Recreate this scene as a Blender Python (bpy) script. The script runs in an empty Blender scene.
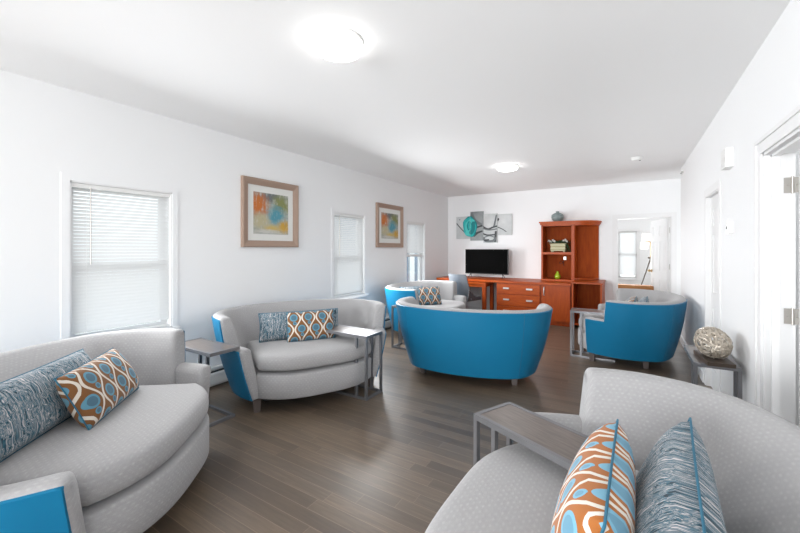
import bpy, bmesh, math, random
from mathutils import Vector, Matrix
random.seed(7)
PI = math.pi
C = bpy.context.scene.collection
scene = bpy.context.scene

# ------------------------------------------------------------------ camera, world, exposure
CAM_H = 1.38
cam_data = bpy.data.cameras.new('camera')
cam = bpy.data.objects.new('camera', cam_data)
C.objects.link(cam)
cam.location = (0, 0, CAM_H)
YAW = math.atan(229 / 370.0)
cam.rotation_euler = (PI / 2, 0, YAW)
cam_data.sensor_width = 36.0
cam_data.lens = 36.0 * 370.0 / 800.0
cam_data.shift_y = -18.0 / 800.0
cam_data.clip_start = 0.05
scene.camera = cam

world = bpy.data.worlds.new('daylight')
scene.world = world
world.use_nodes = True
world.node_tree.nodes['Background'].inputs[0].default_value = (0.93, 0.97, 1.0, 1)
world.node_tree.nodes['Background'].inputs[1].default_value = 2.0

scene.view_settings.view_transform = 'Standard'
scene.view_settings.look = 'None'
scene.view_settings.gamma = 1.0
scene.view_settings.use_curve_mapping = False
scene.view_settings.exposure = 0.27

def area(name, loc, rot, sx, sy, power, col=(1, 1, 1)):
    d = bpy.data.lights.new(name, 'AREA')
    d.shape = 'RECTANGLE'; d.size = sx; d.size_y = sy; d.energy = power; d.color = col
    o = bpy.data.objects.new(name, d); C.objects.link(o)
    o.location = loc; o.rotation_euler = rot
    return o
# unseen area lamps added as fill; the back room's stands for its window
area('rear_fill', (-2.2, -5.2, 1.3), (PI / 2 + math.radians(14), 0, -math.radians(16)), 2.4, 2.0, 330, (0.97, 0.985, 1.0))  # added frontal fill, set before an invented window
area('alcove_fill', (1.8, 6.4, 1.1), (0, PI / 2 + math.radians(25), 0), 1.6, 2.0, 24, (0.97, 0.985, 1.0))  # added to brighten the far end; the alcove has no window
area('back_room_daylight', (0.0, 10.3, 1.3), (-PI / 2, 0, 0), 0.7, 1.2, 52, (0.97, 0.985, 1.0))
area('side_room_fill', (2.3, 2.2, 1.5), (0, PI / 2, 0), 1.2, 1.2, 22, (0.97, 0.985, 1.0))  # added fill through the near doorway; that room has no window
for wy, wp, wt in ((1.42, 16, 12), (4.32, 42, 22), (6.34, 24, 22)):     # added lamps in front of the blinds, tilted down, boosting the window daylight
    area('window_daylight', (-3.3, wy, 1.25), (0, -PI / 2 + math.radians(wt), 0), 1.0, 0.7, wp, (0.97, 0.985, 1.0))
LAMP = 9.0

# ------------------------------------------------------------------ helpers
def lin(c):
    c = c / 255.0
    return c / 12.92 if c <= 0.04045 else ((c + 0.055) / 1.055) ** 2.4
def rgb(r, g, b): return (lin(r), lin(g), lin(b), 1.0)

class S:
    """small wrapper to write shader maths as expressions"""
    nt = None
    def __init__(self, s): self.s = s
    @staticmethod
    def op(o, *a, clamp=False):
        n = S.nt.nodes.new('ShaderNodeMath'); n.operation = o; n.use_clamp = clamp
        for i, v in enumerate(a):
            if isinstance(v, S): S.nt.links.new(v.s, n.inputs[i])
            else: n.inputs[i].default_value = float(v)
        return S(n.outputs[0])
    def __add__(self, o): return S.op('ADD', self, o)
    __radd__ = __add__
    def __sub__(self, o): return S.op('SUBTRACT', self, o)
    def __rsub__(self, o): return S.op('SUBTRACT', o, self)
    def __mul__(self, o): return S.op('MULTIPLY', self, o)
    __rmul__ = __mul__
    def __truediv__(self, o): return S.op('DIVIDE', self, o)
    def floor(self): return S.op('FLOOR', self)
    def fract(self): return S.op('FRACT', self)
    def abs(self): return S.op('ABSOLUTE', self)
    def cos(self): return S.op('COSINE', self)
    def sin(self): return S.op('SINE', self)
    def sqrt(self): return S.op('SQRT', self)
    def min(self, o): return S.op('MINIMUM', self, o)
    def max(self, o): return S.op('MAXIMUM', self, o)
    def lt(self, o): return S.op('LESS_THAN', self, o)
    def gt(self, o): return S.op('GREATER_THAN', self, o)
    def clamp(self): return S.op('ADD', self, 0.0, clamp=True)
    def step(self, a, b):   # smooth ramp from 0 at a to 1 at b
        return S.op('MULTIPLY', self - a, 1.0 / (b - a), clamp=True)

class Mat:
    def __init__(self, name, color=(0.8, 0.8, 0.8, 1), rough=0.5, metal=0.0, spec=0.5, sheen=0.0, coat=0.0):
        self.m = bpy.data.materials.new(name); self.m.use_nodes = True
        self.nt = self.m.node_tree; S.nt = self.nt
        self.b = self.nt.nodes['Principled BSDF']
        self.set('Base Color', color); self.set('Roughness', rough); self.set('Metallic', metal)
        self.set('Specular IOR Level', spec); self.set('Sheen Weight', sheen); self.set('Coat Weight', coat)
    def set(self, k, v):
        if isinstance(v, S): self.nt.links.new(v.s, self.b.inputs[k])
        elif hasattr(v, 'is_output'): self.nt.links.new(v, self.b.inputs[k])
        else: self.b.inputs[k].default_value = v
    def coord(self, kind='Object'):
        S.nt = self.nt
        n = self.nt.nodes.new('ShaderNodeTexCoord')
        return n.outputs[kind]
    def xyz(self, kind='Object'):
        n = self.nt.nodes.new('ShaderNodeSeparateXYZ'); self.nt.links.new(self.coord(kind), n.inputs[0])
        return S(n.outputs[0]), S(n.outputs[1]), S(n.outputs[2])
    def vec(self, x, y, z=0.0):
        n = self.nt.nodes.new('ShaderNodeCombineXYZ')
        for i, v in enumerate((x, y, z)):
            if isinstance(v, S): self.nt.links.new(v.s, n.inputs[i])
            else: n.inputs[i].default_value = v
        return n.outputs[0]
    def noise(self, vec, scale=5, detail=3, rough=0.5, dist=0.0):
        n = self.nt.nodes.new('ShaderNodeTexNoise'); self.nt.links.new(vec, n.inputs['Vector'])
        n.inputs['Scale'].default_value = scale; n.inputs['Detail'].default_value = detail
        n.inputs['Roughness'].default_value = rough; n.inputs['Distortion'].default_value = dist
        return S(n.outputs[0])
    def white(self, vec):
        n = self.nt.nodes.new('ShaderNodeTexWhiteNoise'); self.nt.links.new(vec, n.inputs['Vector'])
        return S(n.outputs['Value'])
    def mix(self, f, a, b):
        n = self.nt.nodes.new('ShaderNodeMix'); n.data_type = 'RGBA'
        for k, v in ((0, f), (6, a), (7, b)):
            if isinstance(v, S): self.nt.links.new(v.s, n.inputs[k])
            elif hasattr(v, 'is_output'): self.nt.links.new(v, n.inputs[k])
            else: n.inputs[k].default_value = v
        return n.outputs[2]
    def ramp(self, f, stops, mode='LINEAR'):
        n = self.nt.nodes.new('ShaderNodeValToRGB'); self.nt.links.new(f.s, n.inputs[0])
        n.color_ramp.interpolation = mode
        e = n.color_ramp.elements
        while len(e) < len(stops): e.new(0.5)
        for i, (p, c) in enumerate(stops): e[i].position = p; e[i].color = c
        return n.outputs[0]
    def bump(self, h, strength=0.3, dist=0.01):
        n = self.nt.nodes.new('ShaderNodeBump'); self.nt.links.new(h.s, n.inputs['Height'])
        n.inputs['Strength'].default_value = strength; n.inputs['Distance'].default_value = dist
        self.nt.links.new(n.outputs[0], self.b.inputs['Normal'])

def simple(name, r, g, b, rough=0.5, metal=0.0, spec=0.5, coat=0.0):
    return Mat(name, rgb(r, g, b), rough, metal, spec, 0, coat).m

# ------------------------------------------------------------------ materials
M = {}
def wall_mat(name, col):
    k = Mat(name, col, 0.7, spec=0.3)
    n = k.noise(k.coord('Object'), 160, 2)
    k.bump(n, 0.05, 0.002)
    return k.m
M['wall'] = wall_mat('wall_paint', (0.87, 0.875, 0.88, 1))
M['ceiling'] = wall_mat('ceiling_paint', (0.93, 0.93, 0.93, 1))
M['trim'] = simple('trim_paint', 234, 234, 234, 0.6, 0, 0.25)
M['door'] = simple('door_paint', 234, 234, 234, 0.6, 0, 0.25)
M['white_plastic'] = simple('white_plastic', 232, 232, 230, 0.4)
M['nickel'] = simple('satin_nickel', 176, 174, 170, 0.3, 0.9)
M['brass'] = simple('aged_brass', 186, 152, 96, 0.35, 0.8)
M['hinge_metal'] = simple('hinge_steel', 178, 174, 168, 0.4, 0.7)
M['dark_slot'] = simple('dark_slot', 60, 62, 66, 0.7)

k = Mat('oak_plank_floor', rough=0.3, coat=0.0)
x, y, z = k.xyz()
row = (y / 0.083).floor()
off = k.white(k.vec(row, 3.7)) * 5.0
xs = x / 0.95 + off
col = xs.floor()
idv = k.white(k.vec(row, col))
idw = k.white(k.vec(col, row, 7.0))
grain = k.noise(k.vec(x * 2.2 + idv * 30.0, y * 34.0 + idw * 20.0, idv * 9.0), 1.6, 4, 0.6, 0.6)
base = k.ramp(idv, [(0, rgb(90, 77, 65)), (0.3, rgb(106, 92, 77)), (0.65, rgb(121, 105, 88)), (1, rgb(101, 90, 78))])
dark = k.mix(grain.step(0.38, 0.72), rgb(74, 63, 54), base)
basec = k.mix(0.45, dark, base)
fy = (y / 0.083).fract(); fx = xs.fract()
gap = (fy.lt(0.022)).max((fy.gt(0.982))).max(fx.lt(0.0025))
k.set('Base Color', k.mix(gap * 0.35, basec, rgb(166, 146, 126)))
k.set('Roughness', grain * 0.1 + 0.27)
k.set('Specular IOR Level', 0.85)
k.bump(gap * -1.0 + grain * 0.15, 0.12, 0.002)
M['floor'] = k.m

# woven loveseat fabric: rows of small fans, in metres of the UV map
def fabric(name, c0, c1, c2):
    k = Mat(name, rough=0.9, spec=0.15, sheen=0.25)
    u, v, _ = k.xyz('UV')
    cw, ch = 0.030, 0.017
    r = (v / ch).floor()
    sh = (r * 0.5).fract()
    uu = (u / cw + sh).fract() - 0.5
    vv = (v / ch).fract()
    d = ((uu * uu) * 7.5 + (vv - 0.5) * (vv - 0.5) * 8.0).sqrt()
    ring = 1.0 - d.step(0.25, 1.0)
    fine = k.noise(k.vec(u, v), 420, 2)
    blot = k.noise(k.vec(u, v), 60, 3)
    cellr = k.white(k.vec((u / cw + sh).floor(), r))
    patt = ring * (cellr * 0.32 + 0.14) + fine * 0.8 + 0.06
    c = k.mix(patt.step(0.1, 0.95), c0, c1)
    c = k.mix(blot.step(0.35, 0.7) * 0.35, c, c2)
    k.set('Base Color', c)
    k.bump(patt, 0.35, 0.003)
    return k.m
M['fabric'] = fabric('grey_fan_weave', rgb(153, 152, 153), rgb(178, 177, 177), rgb(150, 149, 151))
k = Mat('teal_vinyl', rgb(20, 108, 146), 0.42, spec=0.22)
k.bump(k.noise(k.coord('Object'), 330, 2), 0.12, 0.002)
M['vinyl'] = k.m
M['vinyl_seam'] = simple('teal_seam', 22, 96, 130, 0.5)
M['leg_wood'] = simple('grey_brown_leg', 88, 78, 74, 0.5)
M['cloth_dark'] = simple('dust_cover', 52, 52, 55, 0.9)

def ogee(name, brown, light, blue, inner):
    k = Mat(name, rough=0.85, spec=0.2, sheen=0.15)
    u, v, _ = k.xyz('UV')
    X = u / 0.135; Y = v / 0.215
    w = k.noise(k.vec(u, v), 9, 2) - 0.5
    X = X + w * 0.10
    a = (Y * (2 * PI)).cos() * 0.19
    p = (X + 10.0 - a).fract(); p = p.min(1.0 - p)
    q = (X + 9.5 + a).fract(); q = q.min(1.0 - q)
    line = p.min(q)
    white = line.lt(0.052)
    def cell(ox, oy):
        cx = (X - ox + 10.5).fract() - 0.5
        cy = (Y - oy + 10.5).fract() - 0.5
        cxm = cx * 0.135; cym = (cy - 0.03) * 0.215
        big = (cxm * cxm + cym * cym * 1.05).sqrt()
        sx = cxm - 0.006; sy = cym + 0.054
        sm = (sx * sx + sy * sy).sqrt()
        return big, sm
    b1, s1 = cell(0.25, 0.5); b2, s2 = cell(0.75, 0.0)
    bm_, sm_ = b1.min(b2), s1.min(s2)
    c = k.mix(white, brown, light)
    c = k.mix((bm_.lt(0.036)).max(sm_.lt(0.0165)), c, blue)
    c = k.mix((bm_.lt(0.025)).max(sm_.lt(0.010)), c, inner)
    k.set('Base Color', c)
    k.bump(k.noise(k.vec(u, v), 500, 2), 0.15, 0.002)
    return k.m
M['ogee'] = ogee('ogee_print_brown', rgb(124, 84, 50), rgb(214, 206, 194), rgb(92, 142, 162), rgb(76, 108, 126))
M['ogee_orange'] = ogee('ogee_print_orange', rgb(170, 104, 52), rgb(222, 216, 206), rgb(122, 176, 200), rgb(106, 154, 178))

def streak(name, stops):
    k = Mat(name, rough=0.85, spec=0.2, sheen=0.15)
    u, v, _ = k.xyz('UV')
    w = k.noise(k.vec(u, v), 7, 2) - 0.5
    t = k.noise(k.vec(u * 38.0 + w * 5.0, v * 3.2 + w * 3.0), 3.2, 2, 0.7, 0.2)
    big = k.noise(k.vec(u * 4.0, v * 3.0, 4.0), 3.0, 2)
    f = (t - 0.5) * 1.6 + 0.515 + (big - 0.5) * 0.25
    k.set('Base Color', k.ramp(f, stops))
    k.bump(t, 0.15, 0.002)
    return k.m
M['streak'] = streak('teal_streak_print', [(0.28, rgb(34, 48, 58)), (0.38, rgb(40, 96, 116)), (0.45, rgb(92, 108, 116)), (0.50, rgb(196, 194, 194)),
    (0.54, rgb(84, 96, 104)), (0.60, rgb(44, 104, 126)), (0.66, rgb(122, 130, 136)), (0.74, rgb(204, 198, 198))])
M['piping'] = simple('teal_piping', 38, 104, 130, 0.7)

M['table_metal'] = simple('brushed_table_steel', 134, 134, 137, 0.42, 0.7)
k = Mat('table_laminate', rough=0.28, spec=0.5)
x, y, z = k.xyz()
n = k.noise(k.vec(x * 2.0, y * 22.0), 4, 3, 0.6)
k.set('Base Color', k.ramp(n, [(0.3, rgb(96, 88, 84)), (0.7, rgb(122, 112, 106))]))
M['table_top'] = k.m

def wood(name, a, b, rough=0.3, ax='x', spec=0.3):
    k = Mat(name, rough=rough, spec=spec)
    x, y, z = k.xyz()
    v = k.vec(x * 2.0, y * 10.0, z * 14.0) if ax == 'x' else k.vec(x * 14.0, y * 10.0, z * 2.0)
    n = k.noise(v, 2.2, 4, 0.6, 0.5)
    k.set('Base Color', k.ramp(n, [(0.3, a), (0.72, b)]))
    return k.m
M['cherry'] = wood('cherry_wood', rgb(156, 60, 10), rgb(184, 84, 18), 0.4)
M['cherry_v'] = wood('cherry_wood_upright', rgb(150, 58, 8), rgb(176, 76, 14), 0.4, 'z')
M['cherry_back'] = wood('cherry_back_panel', rgb(138, 56, 14), rgb(164, 74, 20), 0.6, 'z', 0.12)
M['pull'] = simple('drawer_pull_silver', 214, 214, 214, 0.3, 0.6)
M['screen'] = simple('screen_black', 2, 2, 2, 0.5, spec=0.03)
M['black_plastic'] = simple('black_plastic', 24, 24, 26, 0.4)
M['chair_shell'] = simple('chair_silver_shell', 140, 146, 154, 0.35, 0.35)
M['chair_dark'] = simple('chair_charcoal', 74, 76, 80, 0.6)
M['tan_leather'] = simple('tan_leather', 168, 118, 76, 0.8, 0, 0.1)
M['vase_glaze'] = simple('vase_grey_blue', 124, 138, 138, 0.3)
M['vase_band'] = simple('vase_pale_band', 156, 168, 168, 0.35)
M['green_glaze'] = simple('lime_glaze', 160, 186, 40, 0.2)
M['planter'] = simple('planter_cream', 190, 186, 150, 0.5)
M['planter_band'] = simple('planter_brown_band', 128, 108, 70, 0.5)
M['leaf'] = simple('leaf_green', 62, 88, 58, 0.5)
M['petal'] = simple('petal_white', 230, 230, 222, 0.6)
M['wire'] = simple('champagne_wire', 196, 186, 172, 0.35, 0.5)
M['dark_wood'] = simple('dark_walnut', 70, 58, 48, 0.45)
k = Mat('bronze_frame', rgb(170, 146, 130), 0.42, 0.45)
M['frame'] = k.m
M['mat_board'] = simple('mat_board', 226, 226, 222, 0.8)
M['matte_edge'] = simple('canvas_edge', 200, 202, 202, 0.8)

def emit(name, col, strength):
    m = bpy.data.materials.new(name); m.use_nodes = True
    nt = m.node_tree; nt.nodes.remove(nt.nodes['Principled BSDF'])
    e = nt.nodes.new('ShaderNodeEmission'); e.inputs[0].default_value = col; e.inputs[1].default_value = strength
    nt.links.new(e.outputs[0], nt.nodes['Material Output'].inputs[0])
    return m
M['lamp_glow'] = emit('lamp_diffuser_glow', (1, 0.985, 0.96, 1), LAMP)
M['shade_glow'] = emit('lamp_shade_glow', (1, 0.97, 0.92, 1), 2.2)

def glass(name):
    m = bpy.data.materials.new(name); m.use_nodes = True
    nt = m.node_tree; nt.nodes.remove(nt.nodes['Principled BSDF'])
    t = nt.nodes.new('ShaderNodeBsdfTransparent'); t.inputs[0].default_value = (0.95, 0.97, 0.97, 1)
    g = nt.nodes.new('ShaderNodeBsdfGlossy'); g.inputs['Roughness'].default_value = 0.02
    lw = nt.nodes.new('ShaderNodeLayerWeight'); lw.inputs[0].default_value = 0.5
    fr = nt.nodes.new('ShaderNodeMath'); fr.operation = 'POWER'; fr.inputs[1].default_value = 4.0
    nt.links.new(lw.outputs['Facing'], fr.inputs[0])
    mx = nt.nodes.new('ShaderNodeMixShader')
    nt.links.new(fr.outputs[0], mx.inputs[0]); nt.links.new(t.outputs[0], mx.inputs[1]); nt.links.new(g.outputs[0], mx.inputs[2])
    nt.links.new(mx.outputs[0], nt.nodes['Material Output'].inputs[0])
    return m
M['glass'] = glass('window_glass')
def slat_mat():
    m = bpy.data.materials.new('blind_slat'); m.use_nodes = True
    nt = m.node_tree; b = nt.nodes['Principled BSDF']
    b.inputs['Base Color'].default_value = (0.84, 0.84, 0.84, 1); b.inputs['Roughness'].default_value = 0.5
    t = nt.nodes.new('ShaderNodeBsdfTranslucent'); t.inputs[0].default_value = (0.85, 0.85, 0.85, 1)
    mx = nt.nodes.new('ShaderNodeMixShader'); mx.inputs[0].default_value = 0.4
    nt.links.new(b.outputs[0], mx.inputs[1]); nt.links.new(t.outputs[0], mx.inputs[2])
    nt.links.new(mx.outputs[0], nt.nodes['Material Output'].inputs[0])
    return m
M['slat'] = slat_mat()

def abstract_mat():
    k = Mat('abstract_painting', rough=0.7, spec=0.2)
    u, v, _ = k.xyz('UV')
    n1 = k.noise(k.vec(u * 1.3, v * 1.3), 3.0, 4, 0.65, 0.4)
    n2 = k.noise(k.vec(u * 1.0, v * 4.0, 3.0), 5.0, 4, 0.7)
    n3 = k.noise(k.vec(u * 2.0, v * 1.0, 8.0), 3.0, 3, 0.6)
    def blob(cx, cy, rx, ry, n, amt=0.5):
        a = (u - cx) / rx; b = (v - cy) / ry
        d = (a * a + b * b).sqrt() + (n - 0.5) * amt * 2.0
        return 1.0 - d.step(0.35, 1.1)
    n4 = k.noise(k.vec(u * 9.0, v * 2.2, 5.0), 2.0, 4, 0.7)
    c = k.mix(n2.step(0.35, 0.65), rgb(190, 190, 176), rgb(150, 158, 156))
    c = k.mix(blob(0.45, 0.90, 0.5, 0.16, n4, 0.8), c, rgb(112, 118, 120))
    c = k.mix(blob(0.12, 0.70, 0.34, 0.36, n4, 0.75), c, rgb(196, 116, 62))
    c = k.mix(blob(0.80, 0.74, 0.30, 0.28, n1, 0.7), c, rgb(134, 138, 90))
    c = k.mix(blob(0.64, 0.46, 0.30, 0.30, n2, 0.7), c, rgb(88, 150, 166))
    c = k.mix(blob(0.88, 0.20, 0.26, 0.20, n4, 0.7), c, rgb(202, 160, 74))
    c = k.mix(blob(0.50, 0.14, 0.30, 0.12, n2, 0.8), c, rgb(200, 176, 108))
    c = k.mix(blob(0.18, 0.30, 0.30, 0.22, n1, 0.8), c, rgb(186, 178, 146))
    c = k.mix(blob(0.35, 0.06, 0.45, 0.07, n2, 0.8), c, rgb(198, 196, 190))
    c = k.mix(n4.step(0.56, 0.68) * 0.45, c, rgb(214, 214, 206))
    c = k.mix(n3.step(0.60, 0.74) * 0.4, c, rgb(104, 116, 116))
    k.set('Base Color', c)
    return k.m
M['abstract'] = abstract_mat()
def canvas_mat(name, lo, hi, seed):
    k = Mat(name, rough=0.8, spec=0.2)
    u, v, w = k.xyz()
    n = k.noise(k.vec(u, v + seed, w), 5.0, 4, 0.6)
    f = k.noise(k.vec(u, v, w), 150.0, 2)
    k.set('Base Color', k.mix(n.step(0.3, 0.75) * 0.8 + f * 0.2, lo, hi))
    return k.m
M['canvas_pale'] = canvas_mat('canvas_pale_grey', rgb(188, 192, 192), rgb(216, 219, 219), 1.0)
M['canvas_dark'] = canvas_mat('canvas_mid_grey', rgb(132, 138, 140), rgb(176, 180, 180), 5.0)
M['ink'] = simple('canvas_ink', 74, 78, 80, 0.8)
M['ink_pale'] = simple('canvas_ink_soft', 116, 122, 124, 0.8)
M['rose'] = simple('rose_turquoise', 42, 180, 178, 0.7)
M['rose_dark'] = simple('rose_deep_teal', 16, 128, 132, 0.7)
M['rose_light'] = simple('rose_pale_turquoise', 86, 208, 202, 0.7)
M['siding'] = simple('siding_blue_grey', 132, 146, 162, 0.7)
M['siding_white'] = simple('siding_white', 225, 228, 230, 0.6)
M['outside_ground'] = simple('outside_paving', 150, 150, 146, 0.9)

# ------------------------------------------------------------------ geometry helpers
def finish(name, bm, mats, parent=None, smooth=None, normals=True):
    if normals: bmesh.ops.recalc_face_normals(bm, faces=bm.faces)
    me = bpy.data.meshes.new(name); bm.to_mesh(me); bm.free()
    if not isinstance(mats, (list, tuple)): mats = [mats]
    for m in mats: me.materials.append(m)
    o = bpy.data.objects.new(name, me); C.objects.link(o)
    if smooth is not None:
        for p in me.polygons: p.use_smooth = True
        try: me.set_sharp_from_angle(angle=math.radians(smooth))
        except Exception: pass
    if parent: o.parent = parent
    return o
def bevel(bm, w, seg=2, ang=30):
    es = [e for e in bm.edges if len(e.link_faces) == 2 and e.calc_face_angle(0) > math.radians(ang)]
    bmesh.ops.bevel(bm, geom=es, offset=w, segments=seg, profile=0.5, affect='EDGES', clamp_overlap=True)
def box(bm, x0, y0, z0, x1, y1, z1, mi=0):
    v = [bm.verts.new(p) for p in ((x0,y0,z0),(x1,y0,z0),(x1,y1,z0),(x0,y1,z0),(x0,y0,z1),(x1,y0,z1),(x1,y1,z1),(x0,y1,z1))]
    fs = []
    for q in ((3,2,1,0),(4,5,6,7),(0,1,5,4),(1,2,6,5),(2,3,7,6),(3,0,4,7)):
        f = bm.faces.new([v[i] for i in q]); f.material_index = mi; fs.append(f)
    return v, fs
def boxes(*bs, bev=0.0, seg=2):
    bm = bmesh.new()
    for b in bs: box(bm, *b)
    if bev: bevel(bm, bev, seg)
    return bm
def tube(bm, pts, r, n=6, closed=False, cap=True, mi=0):
    pts = [Vector(p) for p in pts]; N = len(pts); rings = []
    up = None
    for i, p in enumerate(pts):
        a = pts[(i - 1) % N] if (closed or i > 0) else p
        b = pts[(i + 1) % N] if (closed or i < N - 1) else p
        t = (b - a).normalized()
        if up is None: up = t.orthogonal().normalized()
        up = (up - t * up.dot(t)); up = up.normalized() if up.length > 1e-6 else t.orthogonal().normalized()
        s = t.cross(up)
        rr = r[i] if isinstance(r, (list, tuple)) else r
        rings.append([bm.verts.new(p + (up * math.cos(2 * PI * j / n) + s * math.sin(2 * PI * j / n)) * rr) for j in range(n)])
    for i in range(N if closed else N - 1):
        A, B = rings[i], rings[(i + 1) % N]
        for j in range(n):
            f = bm.faces.new((A[j], A[(j + 1) % n], B[(j + 1) % n], B[j])); f.material_index = mi
    if cap and not closed:
        bm.faces.new(rings[0][::-1]).material_index = mi; bm.faces.new(rings[-1]).material_index = mi
def lathe(bm, prof, n=32, cx=0, cy=0, mi=0):
    rings = []
    for r, z in prof:
        if r < 1e-5: rings.append([bm.verts.new((cx, cy, z))])
        else: rings.append([bm.verts.new((cx + r * math.cos(2 * PI * j / n), cy + r * math.sin(2 * PI * j / n), z)) for j in range(n)])
    for a, b in zip(rings, rings[1:]):
        for j in range(n):
            q = [a[j % len(a)], a[(j + 1) % n % len(a)], b[(j + 1) % n % len(b)], b[j % len(b)]]
            u = []
            for v in q:
                if v not in u: u.append(v)
            if len(u) > 2:
                f = bm.faces.new(u); f.material_index = mi
def prism(bm, poly, z0, z1, mi=0):
    lo = [bm.verts.new((p[0], p[1], z0)) for p in poly]; hi = [bm.verts.new((p[0], p[1], z1)) for p in poly]
    n = len(poly); fs = [bm.faces.new(lo[::-1]), bm.faces.new(hi)]
    for i in range(n): fs.append(bm.faces.new((lo[i], lo[(i + 1) % n], hi[(i + 1) % n], hi[i])))
    for f in fs: f.material_index = mi
def thing(name, label, cat, loc=(0, 0, 0), rotz=0.0, group=None):
    o = bpy.data.objects.new(name, None); C.objects.link(o)
    o.empty_display_size = 0.1
    o.location = loc; o.rotation_euler = (0, 0, rotz)
    return tag(o, label, cat, group)
def tag(o, label, cat, group=None):
    o['label'] = label; o['category'] = cat
    if group: o['group'] = group
    return o
def struct(name, bm, mats, parent=None, smooth=None):
    o = finish(name, bm, mats, parent, smooth)
    if parent is None: o['kind'] = 'structure'
    return o
def struct_empty(name):
    o = bpy.data.objects.new(name, None); C.objects.link(o); o['kind'] = 'structure'; return o
def dup(root, loc, rotz, label, group=None):
    r = root.copy(); C.objects.link(r); r.location = loc; r.rotation_euler = (0, 0, rotz)
    r['label'] = label
    if group: r['group'] = group
    for ch in list(root.children):
        c = ch.copy(); C.objects.link(c); c.parent = r
        for g in ch.children:
            d = g.copy(); C.objects.link(d); d.parent = c
    return r
def catmull(pts, n=10):
    P = [Vector(p) for p in pts]
    P = [2 * P[0] - P[1]] + P + [2 * P[-1] - P[-2]]
    out = []
    for i in range(1, len(P) - 2):
        a, b, c, d = P[i - 1:i + 3]
        for j in range(n):
            t = j / n
            out.append(0.5 * ((2 * b) + (c - a) * t + (2 * a - 5 * b + 4 * c - d) * t * t + (3 * b - a - 3 * c + d) * t ** 3))
    out.append(P[-2])
    return out

# ------------------------------------------------------------------ the room
XL, XR, YB, YF, H = -3.55, 0.66, 7.85, -5.5, 2.57
struct('floor', boxes((XL - 0.3, YF - 0.3, -0.1, 3.2, 11.2, 0.0)), M['floor'])
struct('ceiling', boxes((XL - 0.3, YF - 0.3, H, 3.2, 11.2, H + 0.12)), M['ceiling'])

WT = 0.16
wins = [(1.05, 1.78, 0.66, 1.89), (3.95, 4.68, 0.66, 1.90), (5.97, 6.70, 0.66, 1.90)]
bs = []; prev = YF
for (y0, y1, z0, z1) in wins:
    bs += [(XL - WT, prev, 0, XL, y0, H), (XL - WT, y0, 0, XL, y1, z0), (XL - WT, y0, z1, XL, y1, H)]; prev = y1
bs.append((XL - WT, prev, 0, XL, YB + 0.15, H))
struct('wall_left', boxes(*bs), M['wall'])
# back wall with the doorway
DX0, DX1, DZ = -0.19, 0.62, 1.93
struct('wall_back', boxes((XL, YB, 0, DX0, YB + 0.12, H), (DX0, YB, DZ, DX1, YB + 0.12, H), (DX1, YB, 0, 3.0, YB + 0.12, H)), M['wall'])
# right wall: near doorway, recessed far door, open end at 6.95
NY0, NY1, NZ = 2.05, 2.93, 1.93
FY0, FY1, FZ = 4.16, 4.80, 1.90
RT = 0.12
struct('wall_right', boxes((XR, YF, 0, XR + RT, NY0, H), (XR, NY0, NZ, XR + RT, NY1, H), (XR, NY1, 0, XR + RT, FY0, H),
                           (XR, FY0, FZ, XR + RT, FY1, H), (XR, FY1, 0, XR + RT, 6.93, H)), M['wall'])
# wall behind the camera with a large made-up opening to let light in
struct('wall_front', boxes((XL, YF - 0.12, 0, -3.2, YF, H), (-3.2, YF - 0.12, 0, 0.2, YF, 0.5), (-3.2, YF - 0.12, 2.35, 0.2, YF, H), (0.2, YF - 0.12, 0, XR, YF, H)), M['wall'])
# rooms beyond
struct('wall_alcove', boxes((1.9, 5.2, 0, 2.0, YB, H), (XR + RT, 5.1, 0, 2.0, 5.2, H)), M['wall'])
struct('wall_side_room', boxes((2.6, 0.5, 0, 2.7, 4.0, H), (XR + RT, 3.6, 0, 2.7, 3.7, H), (XR + RT, 0.6, 0, 2.7, 0.7, H)), M['wall'])
BW0, BW1, BWZ0, BWZ1 = -0.22, 0.16, 0.66, 1.80
struct('wall_far_room', boxes((-1.6, 10.6, 0, BW0, 10.72, H), (BW0, 10.6, 0, BW1, 10.72, BWZ0), (BW0, 10.6, BWZ1, BW1, 10.72, H), (BW1, 10.6, 0, 1.9, 10.72, H),
       (-1.72, YB + 0.12, 0, -1.6, 10.72, H), (1.9, YB, 0, 2.02, 10.72, H)), M['wall'])

# baseboards
struct('baseboard_back', boxes((XL, YB - 0.015, 0, DX0 - 0.07, YB, 0.1), bev=0.003), M['trim'])
struct('baseboard_right', boxes((XR - 0.015, NY1 + 0.08, 0, XR, FY0 - 0.08, 0.1), (XR - 0.015, FY1 + 0.08, 0, XR, 6.93, 0.1), bev=0.003), M['trim'])
struct('baseboard_far_room', boxes((-1.6, 10.585, 0, 1.9, 10.6, 0.1), bev=0.003), M['trim'])

def casing_yz(xf, y0, y1, z0, z1, w, d, sgn, band=True):
    """casing around an opening on a wall at x=xf, standing out by d towards sgn; z0=None: a door"""
    bm = bmesh.new()
    a, b = (xf, xf + sgn * d) if sgn > 0 else (xf + sgn * d, xf)
    zb = 0 if z0 is None else z0
    box(bm, a, y0 - w, zb, b, y0, z1 + w); box(bm, a, y1, zb, b, y1 + w, z1 + w)
    box(bm, a, y0, z1, b, y1, z1 + w)
    a2, b2 = (xf, xf + sgn * d * 1.7) if sgn > 0 else (xf + sgn * d * 1.7, xf)
    if band:
        box(bm, a2, y0 - w, zb, b2, y0 - w * 0.72, z1 + w); box(bm, a2, y1 + w * 0.72, zb, b2, y1 + w, z1 + w)
        box(bm, a2, y0 - w * .72, z1 + w * 0.72, b2, y1 + w * .72, z1 + w)
    bevel(bm, 0.002, 1)
    return bm

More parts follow.
